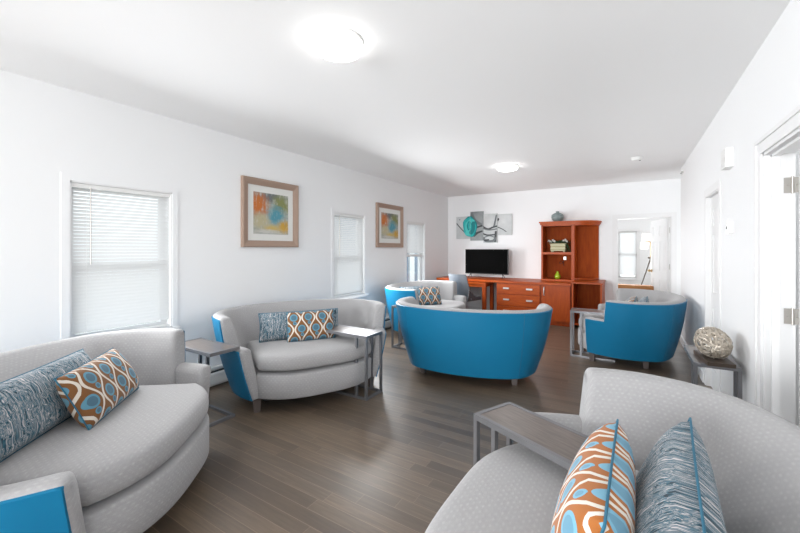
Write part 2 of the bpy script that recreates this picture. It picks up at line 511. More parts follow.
# windows on the left wall
def build_window(idx, y0, y1, z0, z1):
    w = struct_empty('window_%d' % idx)
    w.location = (XL, y0, z0)
    W, Hh = y1 - y0, z1 - z0
    bm = casing_yz(0.0, 0, W, 0, Hh, 0.05, 0.005, 1, False)
    finish('window_casing', bm, M['wall'], w)
    finish('window_sill', boxes((-0.10, -0.06, -0.03, 0.035, W + 0.06, 0.0), (0, -0.05, -0.09, 0.012, W + 0.05, -0.03), bev=0.003), M['trim'], w)
    # jamb lining
    finish('window_jamb', boxes((-WT, 0, 0, 0, 0.012, Hh), (-WT, W - 0.012, 0, 0, W, Hh), (-WT, 0, Hh - 0.012, 0, W, Hh), (-WT, 0, 0, 0, W, 0.012)), M['trim'], w)
    mid = Hh * 0.47
    f = 0.045
    def sash(name, xa, xb, za, zb):
        s = finish(name, boxes((xa, 0.012, za, xb, 0.012 + f, zb), (xa, W - 0.012 - f, za, xb, W - 0.012, zb),
                           (xa, 0.012 + f, za, xb, W - 0.012 - f, za + f), (xa, 0.012 + f, zb - f, xb, W - 0.012 - f, zb), bev=0.003), M['trim'], w)
        xm = (xa + xb) / 2
        finish('pane', boxes((xm - 0.002, 0.012 + f, za + f, xm + 0.002, W - 0.012 - f, zb - f)), M['glass'], s)
    sash('lower_sash', -0.105, -0.075, 0.012, mid + 0.02)
    sash('upper_sash', -0.14, -0.11, mid - 0.02, Hh - 0.012)
    return w
for i, (y0, y1, z0, z1) in enumerate(wins): build_window(i + 1, y0, y1, z0, z1)

def build_blind(y0, y1, z0, z1, label, tilt=56, wand=True, facing=None, pos=None, mat=None):
    W = y1 - y0 - 0.03
    Hh = z1 - z0
    t = thing('window_blind', label, 'blind', pos or (XL - 0.03, y0 + 0.015, z0), facing or 0.0, 'white slatted blinds in the windows')
    finish('headrail', boxes((-0.022, 0, Hh - 0.035, 0.022, W, Hh - 0.002), bev=0.003), M['white_plastic'], t)
    bm = bmesh.new()
    pitch = 0.027; n = int((Hh - 0.07) / pitch)
    a = math.radians(tilt); hw = 0.0155
    for i in range(n):
        z = Hh - 0.05 - i * pitch
        P = []
        for s, c in ((-1, 0), (0, 0.0022), (1, 0)):
            dx = s * hw * math.cos(a) + c * math.sin(a); dz = -s * hw * math.sin(a) + c * math.cos(a)
            P.append((dx, z + dz))
        vs = [[bm.verts.new((px, yy, pz)) for px, pz in P] for yy in (0.004, W - 0.004)]
        for q in range(2): bm.faces.new((vs[0][q], vs[0][q + 1], vs[1][q + 1], vs[1][q]))
    finish('slats', bm, M['slat'], t, 60, normals=False)
    finish('bottom_rail', boxes((-0.014, 0.002, 0.0, 0.014, W - 0.002, 0.016), bev=0.002), M['white_plastic'], t)
    for q in (0.13, 0.87):
        bm = bmesh.new()
        tube(bm, [(0.016, W * q, 0.01), (0.016, W * q, Hh - 0.03)], 0.0012, 4)
        tube(bm, [(-0.016, W * q, 0.01), (-0.016, W * q, Hh - 0.03)], 0.0012, 4)
        finish('ladder_cord', bm, M['white_plastic'], t)
    if wand:
        bm = bmesh.new(); tube(bm, [(0.03, W * 0.16, Hh - 0.03), (0.032, W * 0.16, Hh - 0.62)], 0.0045, 6)
        finish('tilt_wand', bm, M['hinge_metal'], t, 60)
    return t
build_blind(1.05, 1.78, 0.675, 1.878, 'white slatted blind lowered fully in the nearest window, behind the large near left loveseat')
build_blind(3.95, 4.68, 0.675, 1.888, 'white slatted blind lowered fully in the middle window, between the two framed pictures')
build_blind(5.97, 6.70, 1.23, 1.888, 'white slatted blind raised halfway in the farthest window of the left wall', wand=False)

# far-room window and blind (seen through the back doorway)
w4 = struct_empty('window_4'); w4.location = (BW0, 10.6, BWZ0)
Wb, Hb = BW1 - BW0, BWZ1 - BWZ0
finish('window_casing', boxes((-0.06, -0.012, -0.02, 0, 0, Hb + 0.06), (Wb, -0.012, -0.02, Wb + 0.06, 0, Hb + 0.06), (0, -0.012, Hb, Wb, 0, Hb + 0.06), (-0.08, -0.03, -0.05, Wb + 0.08, 0.05, -0.02), bev=0.003), M['trim'], w4)
finish('window_sash', boxes((0, 0.05, 0, 0.035, 0.08, Hb), (Wb - 0.035, 0.05, 0, Wb, 0.08, Hb), (0, 0.05, Hb - 0.035, Wb, 0.08, Hb), (0, 0.05, 0, Wb, 0.08, 0.035), (0, 0.05, Hb * .48, Wb, 0.08, Hb * .48 + 0.04), bev=0.003), M['trim'], w4)
finish('pane', boxes((0.03, 0.063, 0.03, Wb - 0.03, 0.067, Hb - 0.03)), M['glass'], w4)
build_blind(0, Wb, BWZ0 + 0.01, BWZ1 - 0.01, 'white slatted blind in the window of the room beyond the back doorway', wand=False, facing=-PI / 2, pos=(BW0 + 0.015, 10.62, BWZ0 + 0.01))

# made-up rear window behind the camera, added for its daylight
w5 = struct_empty('window_5'); w5.location = (-3.2, YF - 0.06, 0.5)
finish('window_sash', boxes((0, -0.02, 0, 0.05, 0.02, 1.85), (3.35, -0.02, 0, 3.4, 0.02, 1.85), (0, -0.02, 0, 3.4, 0.02, 0.05), (0, -0.02, 1.8, 3.4, 0.02, 1.85), (1.67, -0.02, 0, 1.73, 0.02, 1.85)), M['trim'], w5)

# doors and casings
d1 = struct_empty('door_1'); d1.location = (0, YB, 0)      # back doorway
bm = bmesh.new()
for a in ((DX0 - 0.07, -0.012, 0, DX0, 0, DZ + 0.07), (DX1, -0.012, 0, DX1 + 0.07, 0, DZ + 0.07), (DX0, -0.012, DZ, DX1, 0, DZ + 0.07)): box(bm, *a)
for a in ((DX0, 0, 0, DX0 + 0.015, 0.12, DZ), (DX1 - 0.015, 0, 0, DX1, 0.12, DZ), (DX0, 0, DZ - 0.015, DX1, 0.12, DZ)): box(bm, *a)
bevel(bm, 0.003, 1)
finish('door_casing', bm, M['trim'], d1)

def panel_door_mesh(w, h, t=0.036):
    """six-panel door leaf: x 0..w, y 0..t, z 0..h, recessed panels on both faces"""
    bm = bmesh.new()
    st = 0.11; mw = (w - 3 * st) / 2
    rows = [(0.20, 0.80), (0.95, 1.50), (1.60, h - 0.12)]
    box(bm, 0, 0.006, 0, w, t - 0.006, h)
    def frame(y0, y1):
        for xa, xb in ((0, st), (st + mw, 2 * st + mw), (w - st, w)): box(bm, xa, y0, 0, xb, y1, h)
        zs = [0] + [q for r in rows for q in r] + [h]
        for za, zb in zip(zs[::2], zs[1::2]):
            for xa, xb in ((st, st + mw), (2 * st + mw, w - st)): box(bm, xa, y0, za, xb, y1, zb)
        for za, zb in rows:
            for xa, xb in ((st, st + mw), (2 * st + mw, w - st)):
                box(bm, xa + 0.03, y0 + (0.003 if y0 < 0.01 else 0), za + 0.03, xb - 0.03, y1 - (0.003 if y0 > 0.01 else 0), zb - 0.03)
    frame(0, 0.006); frame(t - 0.006, t)
    return bm
def hinge_mesh(hh=0.086, ww=0.034):
    bm = bmesh.new()
    box(bm, -ww, -0.0015, -hh / 2, ww, 0.0015, hh / 2)
    tube(bm, [(0, -0.004, -hh / 2 - 0.004), (0, -0.004, hh / 2 + 0.004)], 0.006, 8)
    for zz in (-0.03, 0, 0.03):
        for xx in (-0.02, 0.02):
            tube(bm, [(xx * (1.0 if zz else 0.8), -0.0025, zz), (xx, -0.0005, zz)], 0.004, 8)
    return bm
# leaf of the back doorway, standing open into the far room
leaf = finish('door_leaf', panel_door_mesh(0.78, DZ - 0.03), M['door'], d1)
ang = math.radians(105)
leaf.location = (DX1 - 0.022, 0.13, 0.01); leaf.rotation_euler = (0, 0, ang)
bm = bmesh.new()
for yy, s in ((0.0, -1), (0.036, 1)):
    tube(bm, [(0.72, yy, 0.94), (0.72, yy + s * 0.012, 0.94)], 0.03, 16); tube(bm, [(0.72, yy + s * 0.012, 0.94), (0.72, yy + s * 0.04, 0.94), (0.72, yy + s * 0.065, 0.94)], [0.012, 0.024, 0.022], 12)
finish('door_knob', bm, M['brass'], leaf, 40)
for zz in (1.70, 1.06, 0.25):
    hg = finish('hinge', hinge_mesh(0.09, 0.03), M['hinge_metal'], d1, 40)
    hg.location = (DX1 - 0.019, 0.10, zz); hg.rotation_euler = (0, 0, PI / 2)

d2 = struct_empty('door_2'); d2.location = (XR, 0, 0)       # near right doorway
finish('door_casing', casing_yz(0, NY0, NY1, None, NZ, 0.085, 0.012, -1), M['trim'], d2)
bm = boxes((0, NY0, 0, RT + 0.01, NY0 + 0.015, NZ), (0, NY1 - 0.015, 0, RT + 0.01, NY1, NZ), (0, NY0, NZ - 0.015, RT + 0.01, NY1, NZ),
           (0.03, NY1 - 0.028, 0, 0.065, NY1 - 0.015, NZ - 0.015), (0.03, NY0, NZ - 0.028, 0.065, NY1 - 0.015, NZ - 0.015), bev=0.002)
finish('door_jamb', bm, M['trim'], d2)
leaf2 = finish('door_leaf', panel_door_mesh(0.84, NZ - 0.03), M['door'], d2)
leaf2.location = (RT + 0.022, NY1 - 0.055, 0.01); leaf2.rotation_euler = (0, 0, math.radians(2))
for zz in (1.735, 1.0, 0.22):
    hg = finish('hinge', hinge_mesh(0.086, 0.034), M['hinge_metal'], d2, 40)
    hg.location = (RT - 0.004, NY1 - 0.019, zz); hg.rotation_euler = (0, 0, 0)
d3 = struct_empty('door_3'); d3.location = (XR, 0, 0)       # far recessed door
finish('door_casing', casing_yz(0, FY0, FY1, None, FZ, 0.07, 0.005, -1, False), M['trim'], d3)
finish('door_jamb', boxes((0, FY0, 0, RT, FY0 + 0.012, FZ), (0, FY1 - 0.012, 0, RT, FY1, FZ), (0, FY0, FZ - 0.012, RT, FY1, FZ)), M['trim'], d3)
leaf3 = finish('door_leaf', panel_door_mesh(FY1 - FY0 - 0.024, FZ - 0.014), M['door'], d3)
leaf3.location = (0.075, FY0 + 0.012, 0.002); leaf3.rotation_euler = (0, 0, PI / 2)
bm = bmesh.new(); box(bm, -0.003, FY0 + 0.02, 0.90, 0.06, FY0 + 0.025, 0.97)
finish('latch_plate', boxes((0.005, FY0 + 0.012, 0.88, 0.032, FY0 + 0.016, 0.95)), M['brass'], d3); bm.free()

# baseboard heater along the left wall
def heater(y0, y1, label):
    t = thing('baseboard_heater', label, 'heater', (XL, y0, 0), 0, 'white baseboard heaters along the left wall')
    L = y1 - y0
    prof = [(0.0, 0.03), (0.058, 0.03), (0.062, 0.05), (0.062, 0.135), (0.055, 0.15), (0.05, 0.15), (0.05, 0.06), (0.0, 0.06)]
    bm = bmesh.new()
    A = [bm.verts.new((p[0], 0, p[1])) for p in prof]; B = [bm.verts.new((p[0], L, p[1])) for p in prof]
    bm.faces.new(A[::-1]); bm.faces.new(B)
    for i in range(len(prof)): bm.faces.new((A[i], A[(i + 1) % len(prof)], B[(i + 1) % len(prof)], B[i]))
    finish('front_cover', bm, M['white_plastic'], t)
    finish('fin_element', boxes((0.004, 0.02, 0.07, 0.046, L - 0.02, 0.15)), M['dark_slot'], t)
    finish('back_cover', boxes((0, 0, 0.06, 0.004, L, 0.2), (0, 0, 0.19, 0.056, L, 0.2), (0.046, 0, 0.178, 0.056, L, 0.19), bev=0.001), M['white_plastic'], t)
    for yy in (0, L - 0.03): finish('end_cap', boxes((0, yy, 0.0, 0.066, yy + 0.03, 0.203), bev=0.003), M['white_plastic'], t)
heater(-0.6, 3.3, 'long white baseboard heater behind the two left loveseats, below the near window')
heater(3.36, 7.3, 'white baseboard heater under the middle and far windows, behind the far left loveseat')

# wall fittings
t = thing('thermostat', 'small white thermostat on the right wall beside the far door', 'thermostat', (XR, 3.70, 1.535))
finish('housing', boxes((-0.024, -0.045, -0.042, 0, 0.045, 0.042), bev=0.006), M['white_plastic'], t)
finish('display', boxes((-0.0255, 0.012, -0.008, -0.024, 0.034, 0.014)), M['dark_slot'], t)
t = thing('door_chime', 'white door chime box high on the right wall above the thermostat', 'chime', (XR, 3.70, 2.06))
finish('housing', boxes((-0.05, -0.075, -0.072, 0, 0.075, 0.072), bev=0.012, seg=3), M['white_plastic'], t)
finish('grille', boxes(*[(-0.052, -0.05, -0.05 + i * 0.02, -0.049, 0.05, -0.042 + i * 0.02) for i in range(5)]), M['white_plastic'], t)
t = thing('wall_outlet', 'white double wall outlet low on the right wall behind the far right loveseat', 'outlet', (XR, 4.95, 0.36))
finish('cover_plate', boxes((-0.006, -0.036, -0.058, 0, 0.036, 0.058), bev=0.002), M['white_plastic'], t)
for zz in (0.022, -0.022): finish('socket', boxes((-0.0075, -0.014, zz - 0.014, -0.006, 0.014, zz + 0.014)), M['dark_slot'], t)
t = thing('ceiling_hook', 'tiny metal hook rail at the far end of the right wall near the ceiling', 'hook', (XR, 6.65, 2.47))
finish('plate', boxes((-0.008, -0.09, -0.012, 0, 0.09, 0.012), bev=0.002), M['white_plastic'], t)
for yy in (-0.05, 0.05): finish('hook', boxes((-0.03, yy - 0.012, -0.012, -0.008, yy + 0.012, 0.008), bev=0.003), M['nickel'], t)
t = thing('smoke_detector', 'round white smoke detector on the ceiling near the right wall', 'smoke detector', (0.09, 5.75, H))
bm = bmesh.new(); lathe(bm, [(0, -0.04), (0.035, -0.04), (0.055, -0.034), (0.062, -0.02), (0.062, -0.008), (0.07, -0.008), (0.07, 0)], 32)
finish('housing', bm, M['white_plastic'], t, 30)
bm = bmesh.new(); lathe(bm, [(0.0, -0.043), (0.012, -0.043), (0.012, -0.039)], 12, 0.03, 0)
finish('test_button', bm, M['dark_slot'], t)

# ceiling lights
def dome_light(loc, label):
    t = thing('ceiling_light', label, 'ceiling light', loc, 0, 'round ceiling lights')
    bm = bmesh.new(); lathe(bm, [(0, 0), (0.142, 0), (0.144, -0.018), (0.138, -0.024), (0, -0.024)], 48)
    finish('base_ring', bm, M['white_plastic'], t, 30)
    bm = bmesh.new(); lathe(bm, [(0.130, -0.024), (0.142, -0.028), (0.143, -0.04), (0.134, -0.053), (0.10, -0.064), (0.05, -0.070), (0, -0.072)], 48)
    finish('diffuser', bm, M['lamp_glow'], t, 60)
    return t
dl = dome_light((-1.42, 1.62, H), 'larger looking round ceiling light in the foreground, nearest the camera')
dup(dl, (-1.49, 5.35, H), 0, 'smaller looking round ceiling light farther back, toward the desk wall')

# ------------------------------------------------------------------ loveseats
ZT, ZA, ZB = 0.79, 0.555, 0.118
TOPC = [(0.70, 0.295), (0.80, 0.05), (0.845, -0.2), (0.77, -0.44), (0.60, -0.60), (0.30, -0.71), (0, -0.74)]
BOTC = [(0.56, 0.285), (0.645, 0.10), (0.685, -0.10), (0.65, -0.31), (0.535, -0.49), (0.28, -0.585), (0, -0.61)]
def full(c):
    c = list(c); return catmull(c + [(-x, y) for x, y in c[-2::-1]], 12)
TO, BO = full(TOPC), full(BOTC)
SL = [0.0]
for a, b in zip(TO, TO[1:]): SL.append(SL[-1] + (b - a).length)
LT = SL[-1]
S_STEP = SL[12]; S_SEAM = SL[48]
def at_s(s):
    s = min(max(s, 0.0), LT)
    i = 0
    while i < len(SL) - 2 and SL[i + 1] < s: i += 1
    f = (s - SL[i]) / (SL[i + 1] - SL[i])
    t = TO[i].lerp(TO[i + 1], f); b = BO[i].lerp(BO[i + 1], f)
    j0, j1 = max(i - 1, 0), min(i + 2, len(TO) - 1)
    tg = ((TO[j1] - TO[j0]) + (BO[j1] - BO[j0])).normalized()
    n = Vector((tg.y, -tg.x))
    if n.dot(Vector((0, -0.15)) - t) < 0: n = -n
    return t, b, n
def outer(s, z):
    t, b, n = at_s(s)
    q = max(0.0, (z - ZB) / (ZT - ZB))
    p = b.lerp(t, q ** 0.92) - n * 0.016 * math.sin(PI * min(q, 1.0))
    return p, n
def inner_off(n, z):
    back = max(0.0, n.y) ** 1.5
    q = min(max((ZT - z) / (ZT - 0.44), 0), 1)
    return 0.115 + q * (0.03 + 0.20 * back)
def section(s, top, ins, arm=False):
    pts = []
    lo = ZB + ins
    for z in (lo, 0.2, 0.32, 0.44, (top + 0.44) / 2, top - 0.035):
        p, n = outer(s, z); pts.append((p + n * ins, z))
    p, n = outer(s, top); th = 0.10 if arm else 0.118
    r = 0.034
    prof = [(0.008, 0.014), (0.022, 0.004), (0.045, 0.0), (0.072, 0.001), (0.095, 0.010), (0.111, 0.026)]
    for d, dz in prof:
        dd = ins + (th - 2 * ins) * (d / th)
        pts.append((p + n * dd, top - dz - ins))
    for z in (top - 0.06, (top + 0.44) / 2, 0.44, 0.34):
        if arm and z > top - 0.05: continue
        p, n = outer(s, z)
        o = 0.105 if arm else inner_off(n, z)
        pts.append((p + n * (o - ins), z))
    p, n = outer(s, lo)
    o = 0.09 if arm else 0.16
    pts.append((p + n * (o - ins), lo))
    return [(q.x, q.y, z) for q, z in pts]
def loft(bm, uvl, stations, top, arm=False, r=0.035):
    rings = []
    s0, s1 = stations[0], stations[-1]
    sts = []
    for d in (0.0, 0.12, 0.35, 0.65): sts.append((s0 + (s1 - s0) / abs(s1 - s0) * r * d, r * (1 - math.sqrt(1 - (1 - d) ** 2))))
    for s in stations:
        if abs(s - s0) > r * 0.95 and abs(s - s1) > r * 0.95: sts.append((s, 0.0))
    sg = (s1 - s0) / abs(s1 - s0)
    for d in (0.65, 0.35, 0.12, 0.0): sts.append((s1 - sg * r * d, r * (1 - math.sqrt(1 - (1 - d) ** 2))))
    for s, ins in sts:
        sec = section(s, top, ins * 0.8, arm)
        L = [0]
        for a, b in zip(sec, sec[1:]): L.append(L[-1] + (Vector(b) - Vector(a)).length)
        rings.append(([bm.verts.new(p) for p in sec], L, s))
    n = len(rings[0][0])
    for (A, LA, sa), (B, LB, sb) in zip(rings, rings[1:]):
        for j in range(n):
            k2 = (j + 1) % n
            f = bm.faces.new((A[j], A[k2], B[k2], B[j]))
            uv = [(sa, LA[j]), (sa, LA[k2] if k2 else LA[j] + .16), (sb, LB[k2] if k2 else LB[j] + .16), (sb, LB[j])]
            for l, c in zip(f.loops, uv): l[uvl].uv = c
    for ring in (rings[0], rings[-1]):
        f = bm.faces.new(ring[0])
        for l in f.loops: l[uvl].uv = (l.vert.co.x + l.vert.co.y, l.vert.co.z)
def frange(a, b, n): return [a + (b - a) * i / n for i in range(n + 1)]
SEAT_Y0 = 0.245
def bow(u, w, dv, p=3.0): return SEAT_Y0 + dv * (1 - abs(u / w) ** p)

def build_loveseat(label):
    t = thing('loveseat', label, 'loveseat', (0, 0, 0), 0, 'matching grey and teal loveseats')
    # grey upholstered shell: tall curved back and two low arms
    bm = bmesh.new(); uvl = bm.loops.layers.uv.new('UVMap')
    loft(bm, uvl, frange(S_STEP, LT - S_STEP, 60), ZT)
    finish('backrest', bm, M['fabric'], t, 50)
    for a, b in ((0.012, S_STEP + 0.06), (LT - 0.012, LT - S_STEP - 0.06)):
        bm = bmesh.new(); uvl = bm.loops.layers.uv.new('UVMap')
        loft(bm, uvl, frange(a, b, 12), ZA, arm=True)
        finish('arm', bm, M['fabric'], t, 50)
    # teal vinyl outer skin
    bm = bmesh.new()
    def skin(stations, top):
        g = []
        zs = frange(ZB - 0.004, top, 10); zs.insert(-1, top - 0.006)
        for i, s in enumerate(stations):
            colv = []
            edge_s = (i == 0 or i == len(stations) - 1)
            for j, z in enumerate(zs):
                p, n = outer(s, max(z, ZB)); o = -0.007
                if j == len(zs) - 1 or edge_s: o = 0.004
                colv.append(bm.verts.new((p.x + n.x * o, p.y + n.y * o, z)))
            g.append(colv)
        for A, B in zip(g, g[1:]):
            for j in range(len(zs) - 1): bm.faces.new((A[j], A[j + 1], B[j + 1], B[j]))
    def ext(a, b, n): return [a, a + (0.006 if b > a else -0.006)] + frange(a, b, n)[1:-1] + [b - (0.006 if b > a else -0.006), b]
    skin(ext(S_STEP + 0.013, LT - S_STEP - 0.013, 64), ZT - 0.02)
    for a, b in ((0.035, S_STEP + 0.03), (LT - 0.035, LT - S_STEP - 0.03)): skin(ext(a, b, 10), ZA - 0.02)
    vin = finish('vinyl_panel', bm, M['vinyl'], t, 50)
    for s in (S_SEAM, LT - S_SEAM):
        bm = bmesh.new(); pts = []
        for z in frange(ZB, ZT - 0.03, 14):
            p, n = outer(s, z); pts.append((p.x - n.x * 0.006, p.y - n.y * 0.006, z))
        tube(bm, pts, 0.0035, 6); finish('seam', bm, M['vinyl_seam'], vin, 60)
    # base apron with a bowed front
    W = 0.535
    us = frange(W, -W, 40)
    bm = bmesh.new(); uvl = bm.loops.layers.uv.new('UVMap')
    levels = [(ZB, 0.03), (ZB + 0.004, 0.008), (ZB + 0.012, 0.0), (0.20, 0.0), (0.308, 0.0), (0.324, 0.016)]
    rings = []
    for z, ins in levels:
        ring = [bm.verts.new((u * (1 - ins), bow(u, W, 0.185) - ins, z)) for u in us]
        ring += [bm.verts.new((-0.50, -0.30, z)), bm.verts.new((-0.3, -0.45, z)), bm.verts.new((0.3, -0.45, z)), bm.verts.new((0.50, -0.30, z))]
        rings.append(ring)
    n = len(rings[0])
    for A, B in zip(rings, rings[1:]):
        for j in range(n):
            f = bm.faces.new((A[j], A[(j + 1) % n], B[(j + 1) % n], B[j]))
            for l, jj in zip(f.loops, (j, j + 1, j + 1, j)): l[uvl].uv = (jj * 0.0285, l.vert.co.z)
    bm.faces.new(rings[0]); bm.faces.new(rings[-1])
    finish('base_apron', bm, M['fabric'], t, 50)
    # seat cushion
    bm = bmesh.new(); uvl = bm.loops.layers.uv.new('UVMap')
    Wc = 0.525
    def plan(ins):
        pts = []
        for u in frange(Wc, -Wc, 40): pts.append(Vector((u, bow(u, Wc, 0.165, 3.4))))
        for i in range(13, 84 + 0, 3): pass
        ss = frange(LT - S_STEP - 0.05, S_STEP + 0.05, 30)
        for s in ss:
            p, nn = outer(s, 0.44); q = p + nn * (inner_off(nn, 0.44) - 0.03)
            q.x = max(-Wc, min(Wc, q.x)); pts.append(q)
        c = Vector((0, 0.0))
        out = []
        N = len(pts)
        for i, p in enumerate(pts):
            d = p - c
            out.append(p - d.normalized() * ins)
        return out
    levels = [(0.350, 0.06), (0.352, 0.022), (0.358, 0.006), (0.372, -0.004), (0.395, -0.008), (0.42, -0.008), (0.447, -0.003), (0.465, 0.008), (0.476, 0.022), (0.484, 0.05), (0.489, 0.10), (0.494, 0.2)]
    rings = [[bm.verts.new((p.x, p.y, z)) for p in plan(ins)] for z, ins in levels]
    n = len(rings[0])
    for li, (A, B) in enumerate(zip(rings, rings[1:])):
        for j in range(n):
            f = bm.faces.new((A[j], A[(j + 1) % n], B[(j + 1) % n], B[j]))
            for l, jj in zip(f.loops, (j, j + 1, j + 1, j)):
                if levels[li][0] < 0.46: l[uvl].uv = (jj * 0.0285, l.vert.co.z)
                else: l[uvl].uv = (l.vert.co.x, l.vert.co.y)
    for ring in (rings[0], rings[-1]):
        f = bm.faces.new(ring)
        for l in f.loops: l[uvl].uv = (l.vert.co.x, l.vert.co.y)
    finish('seat_cushion', bm, M['fabric'], t, 60)
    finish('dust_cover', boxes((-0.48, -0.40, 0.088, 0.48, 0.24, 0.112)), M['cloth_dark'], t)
    for (lx, ly) in ((0.53, 0.21), (-0.53, 0.21), (0.49, -0.34), (-0.49, -0.34)):
        bm = bmesh.new(); v, _ = box(bm, lx - 0.032, ly - 0.032, 0.0, lx + 0.032, ly + 0.032, 0.115)
        for q in v[:4]: q.co.x = lx + (q.co.x - lx) * 0.75; q.co.y = ly + (q.co.y - ly) * 0.75
        bevel(bm, 0.004, 2); finish('leg', bm, M['leg_wood'], t)
    return t
R = math.radians
SEATS = {
 'A': ((-2.341, 0.849), -51.3, 'large near left loveseat before the first window, one teal arm cut by the frame'),
 'B': ((-2.615, 2.590), -117.9, 'loveseat under the larger framed picture, facing the camera with two pillows'),
 'C': ((-1.526, 4.060), 9.5, 'loveseat in mid room turned away, its whole teal back toward the camera'),
 'D': ((-2.671, 5.432), -88.9, 'far left loveseat by the wall, mostly hidden behind the turned teal back'),
 'E': ((-0.150, 5.631), 87.2, 'far right loveseat showing its stepped teal side, before the back doorway'),
 'F': ((-0.162, 1.291), 88.9, 'nearest right loveseat filling the lower right corner, seen over its grey seat and back'),
}
first = None
for kx, ((px, py), a, lab) in SEATS.items():
    if first is None:
        first = build_loveseat(lab); first.location = (px, py, 0); first.rotation_euler = (0, 0, R(a))
    else: dup(first, (px, py, 0), R(a), lab)
def seat_to_world(kx, u, v):
    (px, py), a, _ = SEATS[kx]; a = R(a)
    return (px + u * math.cos(a) - v * math.sin(a), py + u * math.sin(a) + v * math.cos(a))

# ------------------------------------------------------------------ throw pillows
def pillow_mesh(w, h, th, seed):
    """x width, y height from 0, z thickness"""
    rnd = random.Random(seed)
    bm = bmesh.new(); uvl = bm.loops.layers.uv.new('UVMap')
    nx, ny = 28, 18
    def P(i, j, side):
        a = -1 + 2 * i / nx; b = -1 + 2 * j / ny
        pin = 0.02
        X = w / 2 * a * (1 - pin * (1 - b * b) * abs(a) ** 3 * 1.5)
        Y = h / 2 * b * (1 - pin * 1.3 * (1 - a * a) * abs(b) ** 3 * 1.5)
        tz = th / 2 * max(0.0, (1 - abs(a) ** 4.0)) ** 0.5 * max(0.0, (1 - abs(b) ** 3.0)) ** 0.5
        tz *= 1 + 0.06 * math.sin(3.1 * a + seed) * math.cos(2.3 * b + seed * 2)
        sag = 0.12 * (1 - b) * 0.5
        return Vector((X, Y + h / 2, side * tz * (1 + sag)))
    rim = {}
    for side in (1, -1):
        g = []
        for i in range(nx + 1):
            rowv = []
            for j in range(ny + 1):
                e = i in (0, nx) or j in (0, ny)
                if e and (i, j) in rim: rowv.append(rim[(i, j)])
                else:
                    vtx = bm.verts.new(P(i, j, side)); rowv.append(vtx)
                    if e: rim[(i, j)] = vtx
            g.append(rowv)
        for i in range(nx):
            for j in range(ny):
                f = bm.faces.new((g[i][j], g[i + 1][j], g[i + 1][j + 1], g[i][j + 1]) if side > 0 else (g[i][j], g[i][j + 1], g[i + 1][j + 1], g[i + 1][j]))
                for l in f.loops: l[uvl].uv = (l.vert.co.x, l.vert.co.y + (0 if side > 0 else 0.37))
    loop = [P(i, 0, 0) for i in range(nx)] + [P(nx, j, 0) for j in range(ny)] + [P(i, ny, 0) for i in range(nx, 0, -1)] + [P(0, j, 0) for j in range(ny, 0, -1)]
    return bm, loop
def pillow(label, kx, u, v, w, h, th, mat, yaw=0.0, lean=16, roll=0.0, z=0.492, seed=1):
    bm, loop = pillow_mesh(w, h, th, seed)
    o = finish('throw_pillow', bm, mat, None, 80)
    tag(o, label, 'pillow', 'throw pillows on the loveseats')
    b2 = bmesh.new(); tube(b2, loop, 0.0034, 6, closed=True)
    finish('piping', b2, M['piping'], o, 80)
    x, y = seat_to_world(kx, u, v)
    a = R(SEATS[kx][1])
    o.location = (x, y, z)
    o.rotation_euler = (Matrix.Rotation(a + PI + R(yaw), 4, 'Z') @ Matrix.Rotation(PI / 2 - R(lean), 4, 'X') @ Matrix.Rotation(R(roll), 4, 'Z')).to_euler()
    return o
OG, OO, ST = M['ogee'], M['ogee_orange'], M['streak']
pillow('long teal streaked pillow on the near left loveseat, behind the brown printed one', 'A', 0.10, -0.18, 0.84, 0.31, 0.15, ST, 3, 24, seed=1)
pillow('brown pillow with blue ovals on the near left loveseat', 'A', -0.13, -0.03, 0.57, 0.30, 0.14, OG, 8, 28, seed=2)
pillow('long teal streaked pillow on the loveseat under the larger picture, partly hidden', 'B', 0.06, -0.13, 0.78, 0.27, 0.13, ST, -6, 16, seed=3)
pillow('brown pillow with blue ovals on the loveseat under the larger picture', 'B', -0.01, 0.0, 0.46, 0.285, 0.12, OG, -6, 18, seed=4)
pillow('orange brown pillow with light blue ovals on the nearest right loveseat', 'F', -0.10, -0.04, 0.58, 0.31, 0.165, OO, 0, 16, seed=5)
pillow('long teal streaked pillow on the nearest right loveseat, behind the orange printed one', 'F', -0.08, -0.205, 0.84, 0.32, 0.165, ST, -3, 20, seed=6)
pillow('dark teal streaked pillow on the far left loveseat', 'D', 0.45, -0.16, 0.40, 0.31, 0.13, ST, -35, 20, seed=7)
pillow('brown pillow with blue ovals on the far left loveseat, seen over the teal back', 'D', 0.27, 0.0, 0.46, 0.30, 0.13, OG, -40, 22, seed=8)
pillow('brown printed pillow barely showing over the teal side of the far right loveseat', 'E', 0.12, -0.06, 0.46, 0.29, 0.13, OG, 0, 34, seed=9)
pillow('dark streaked pillow corner barely showing over the teal side of the far right loveseat', 'E', 0.0, -0.20, 0.60, 0.29, 0.13, ST, 0, 30, seed=10)

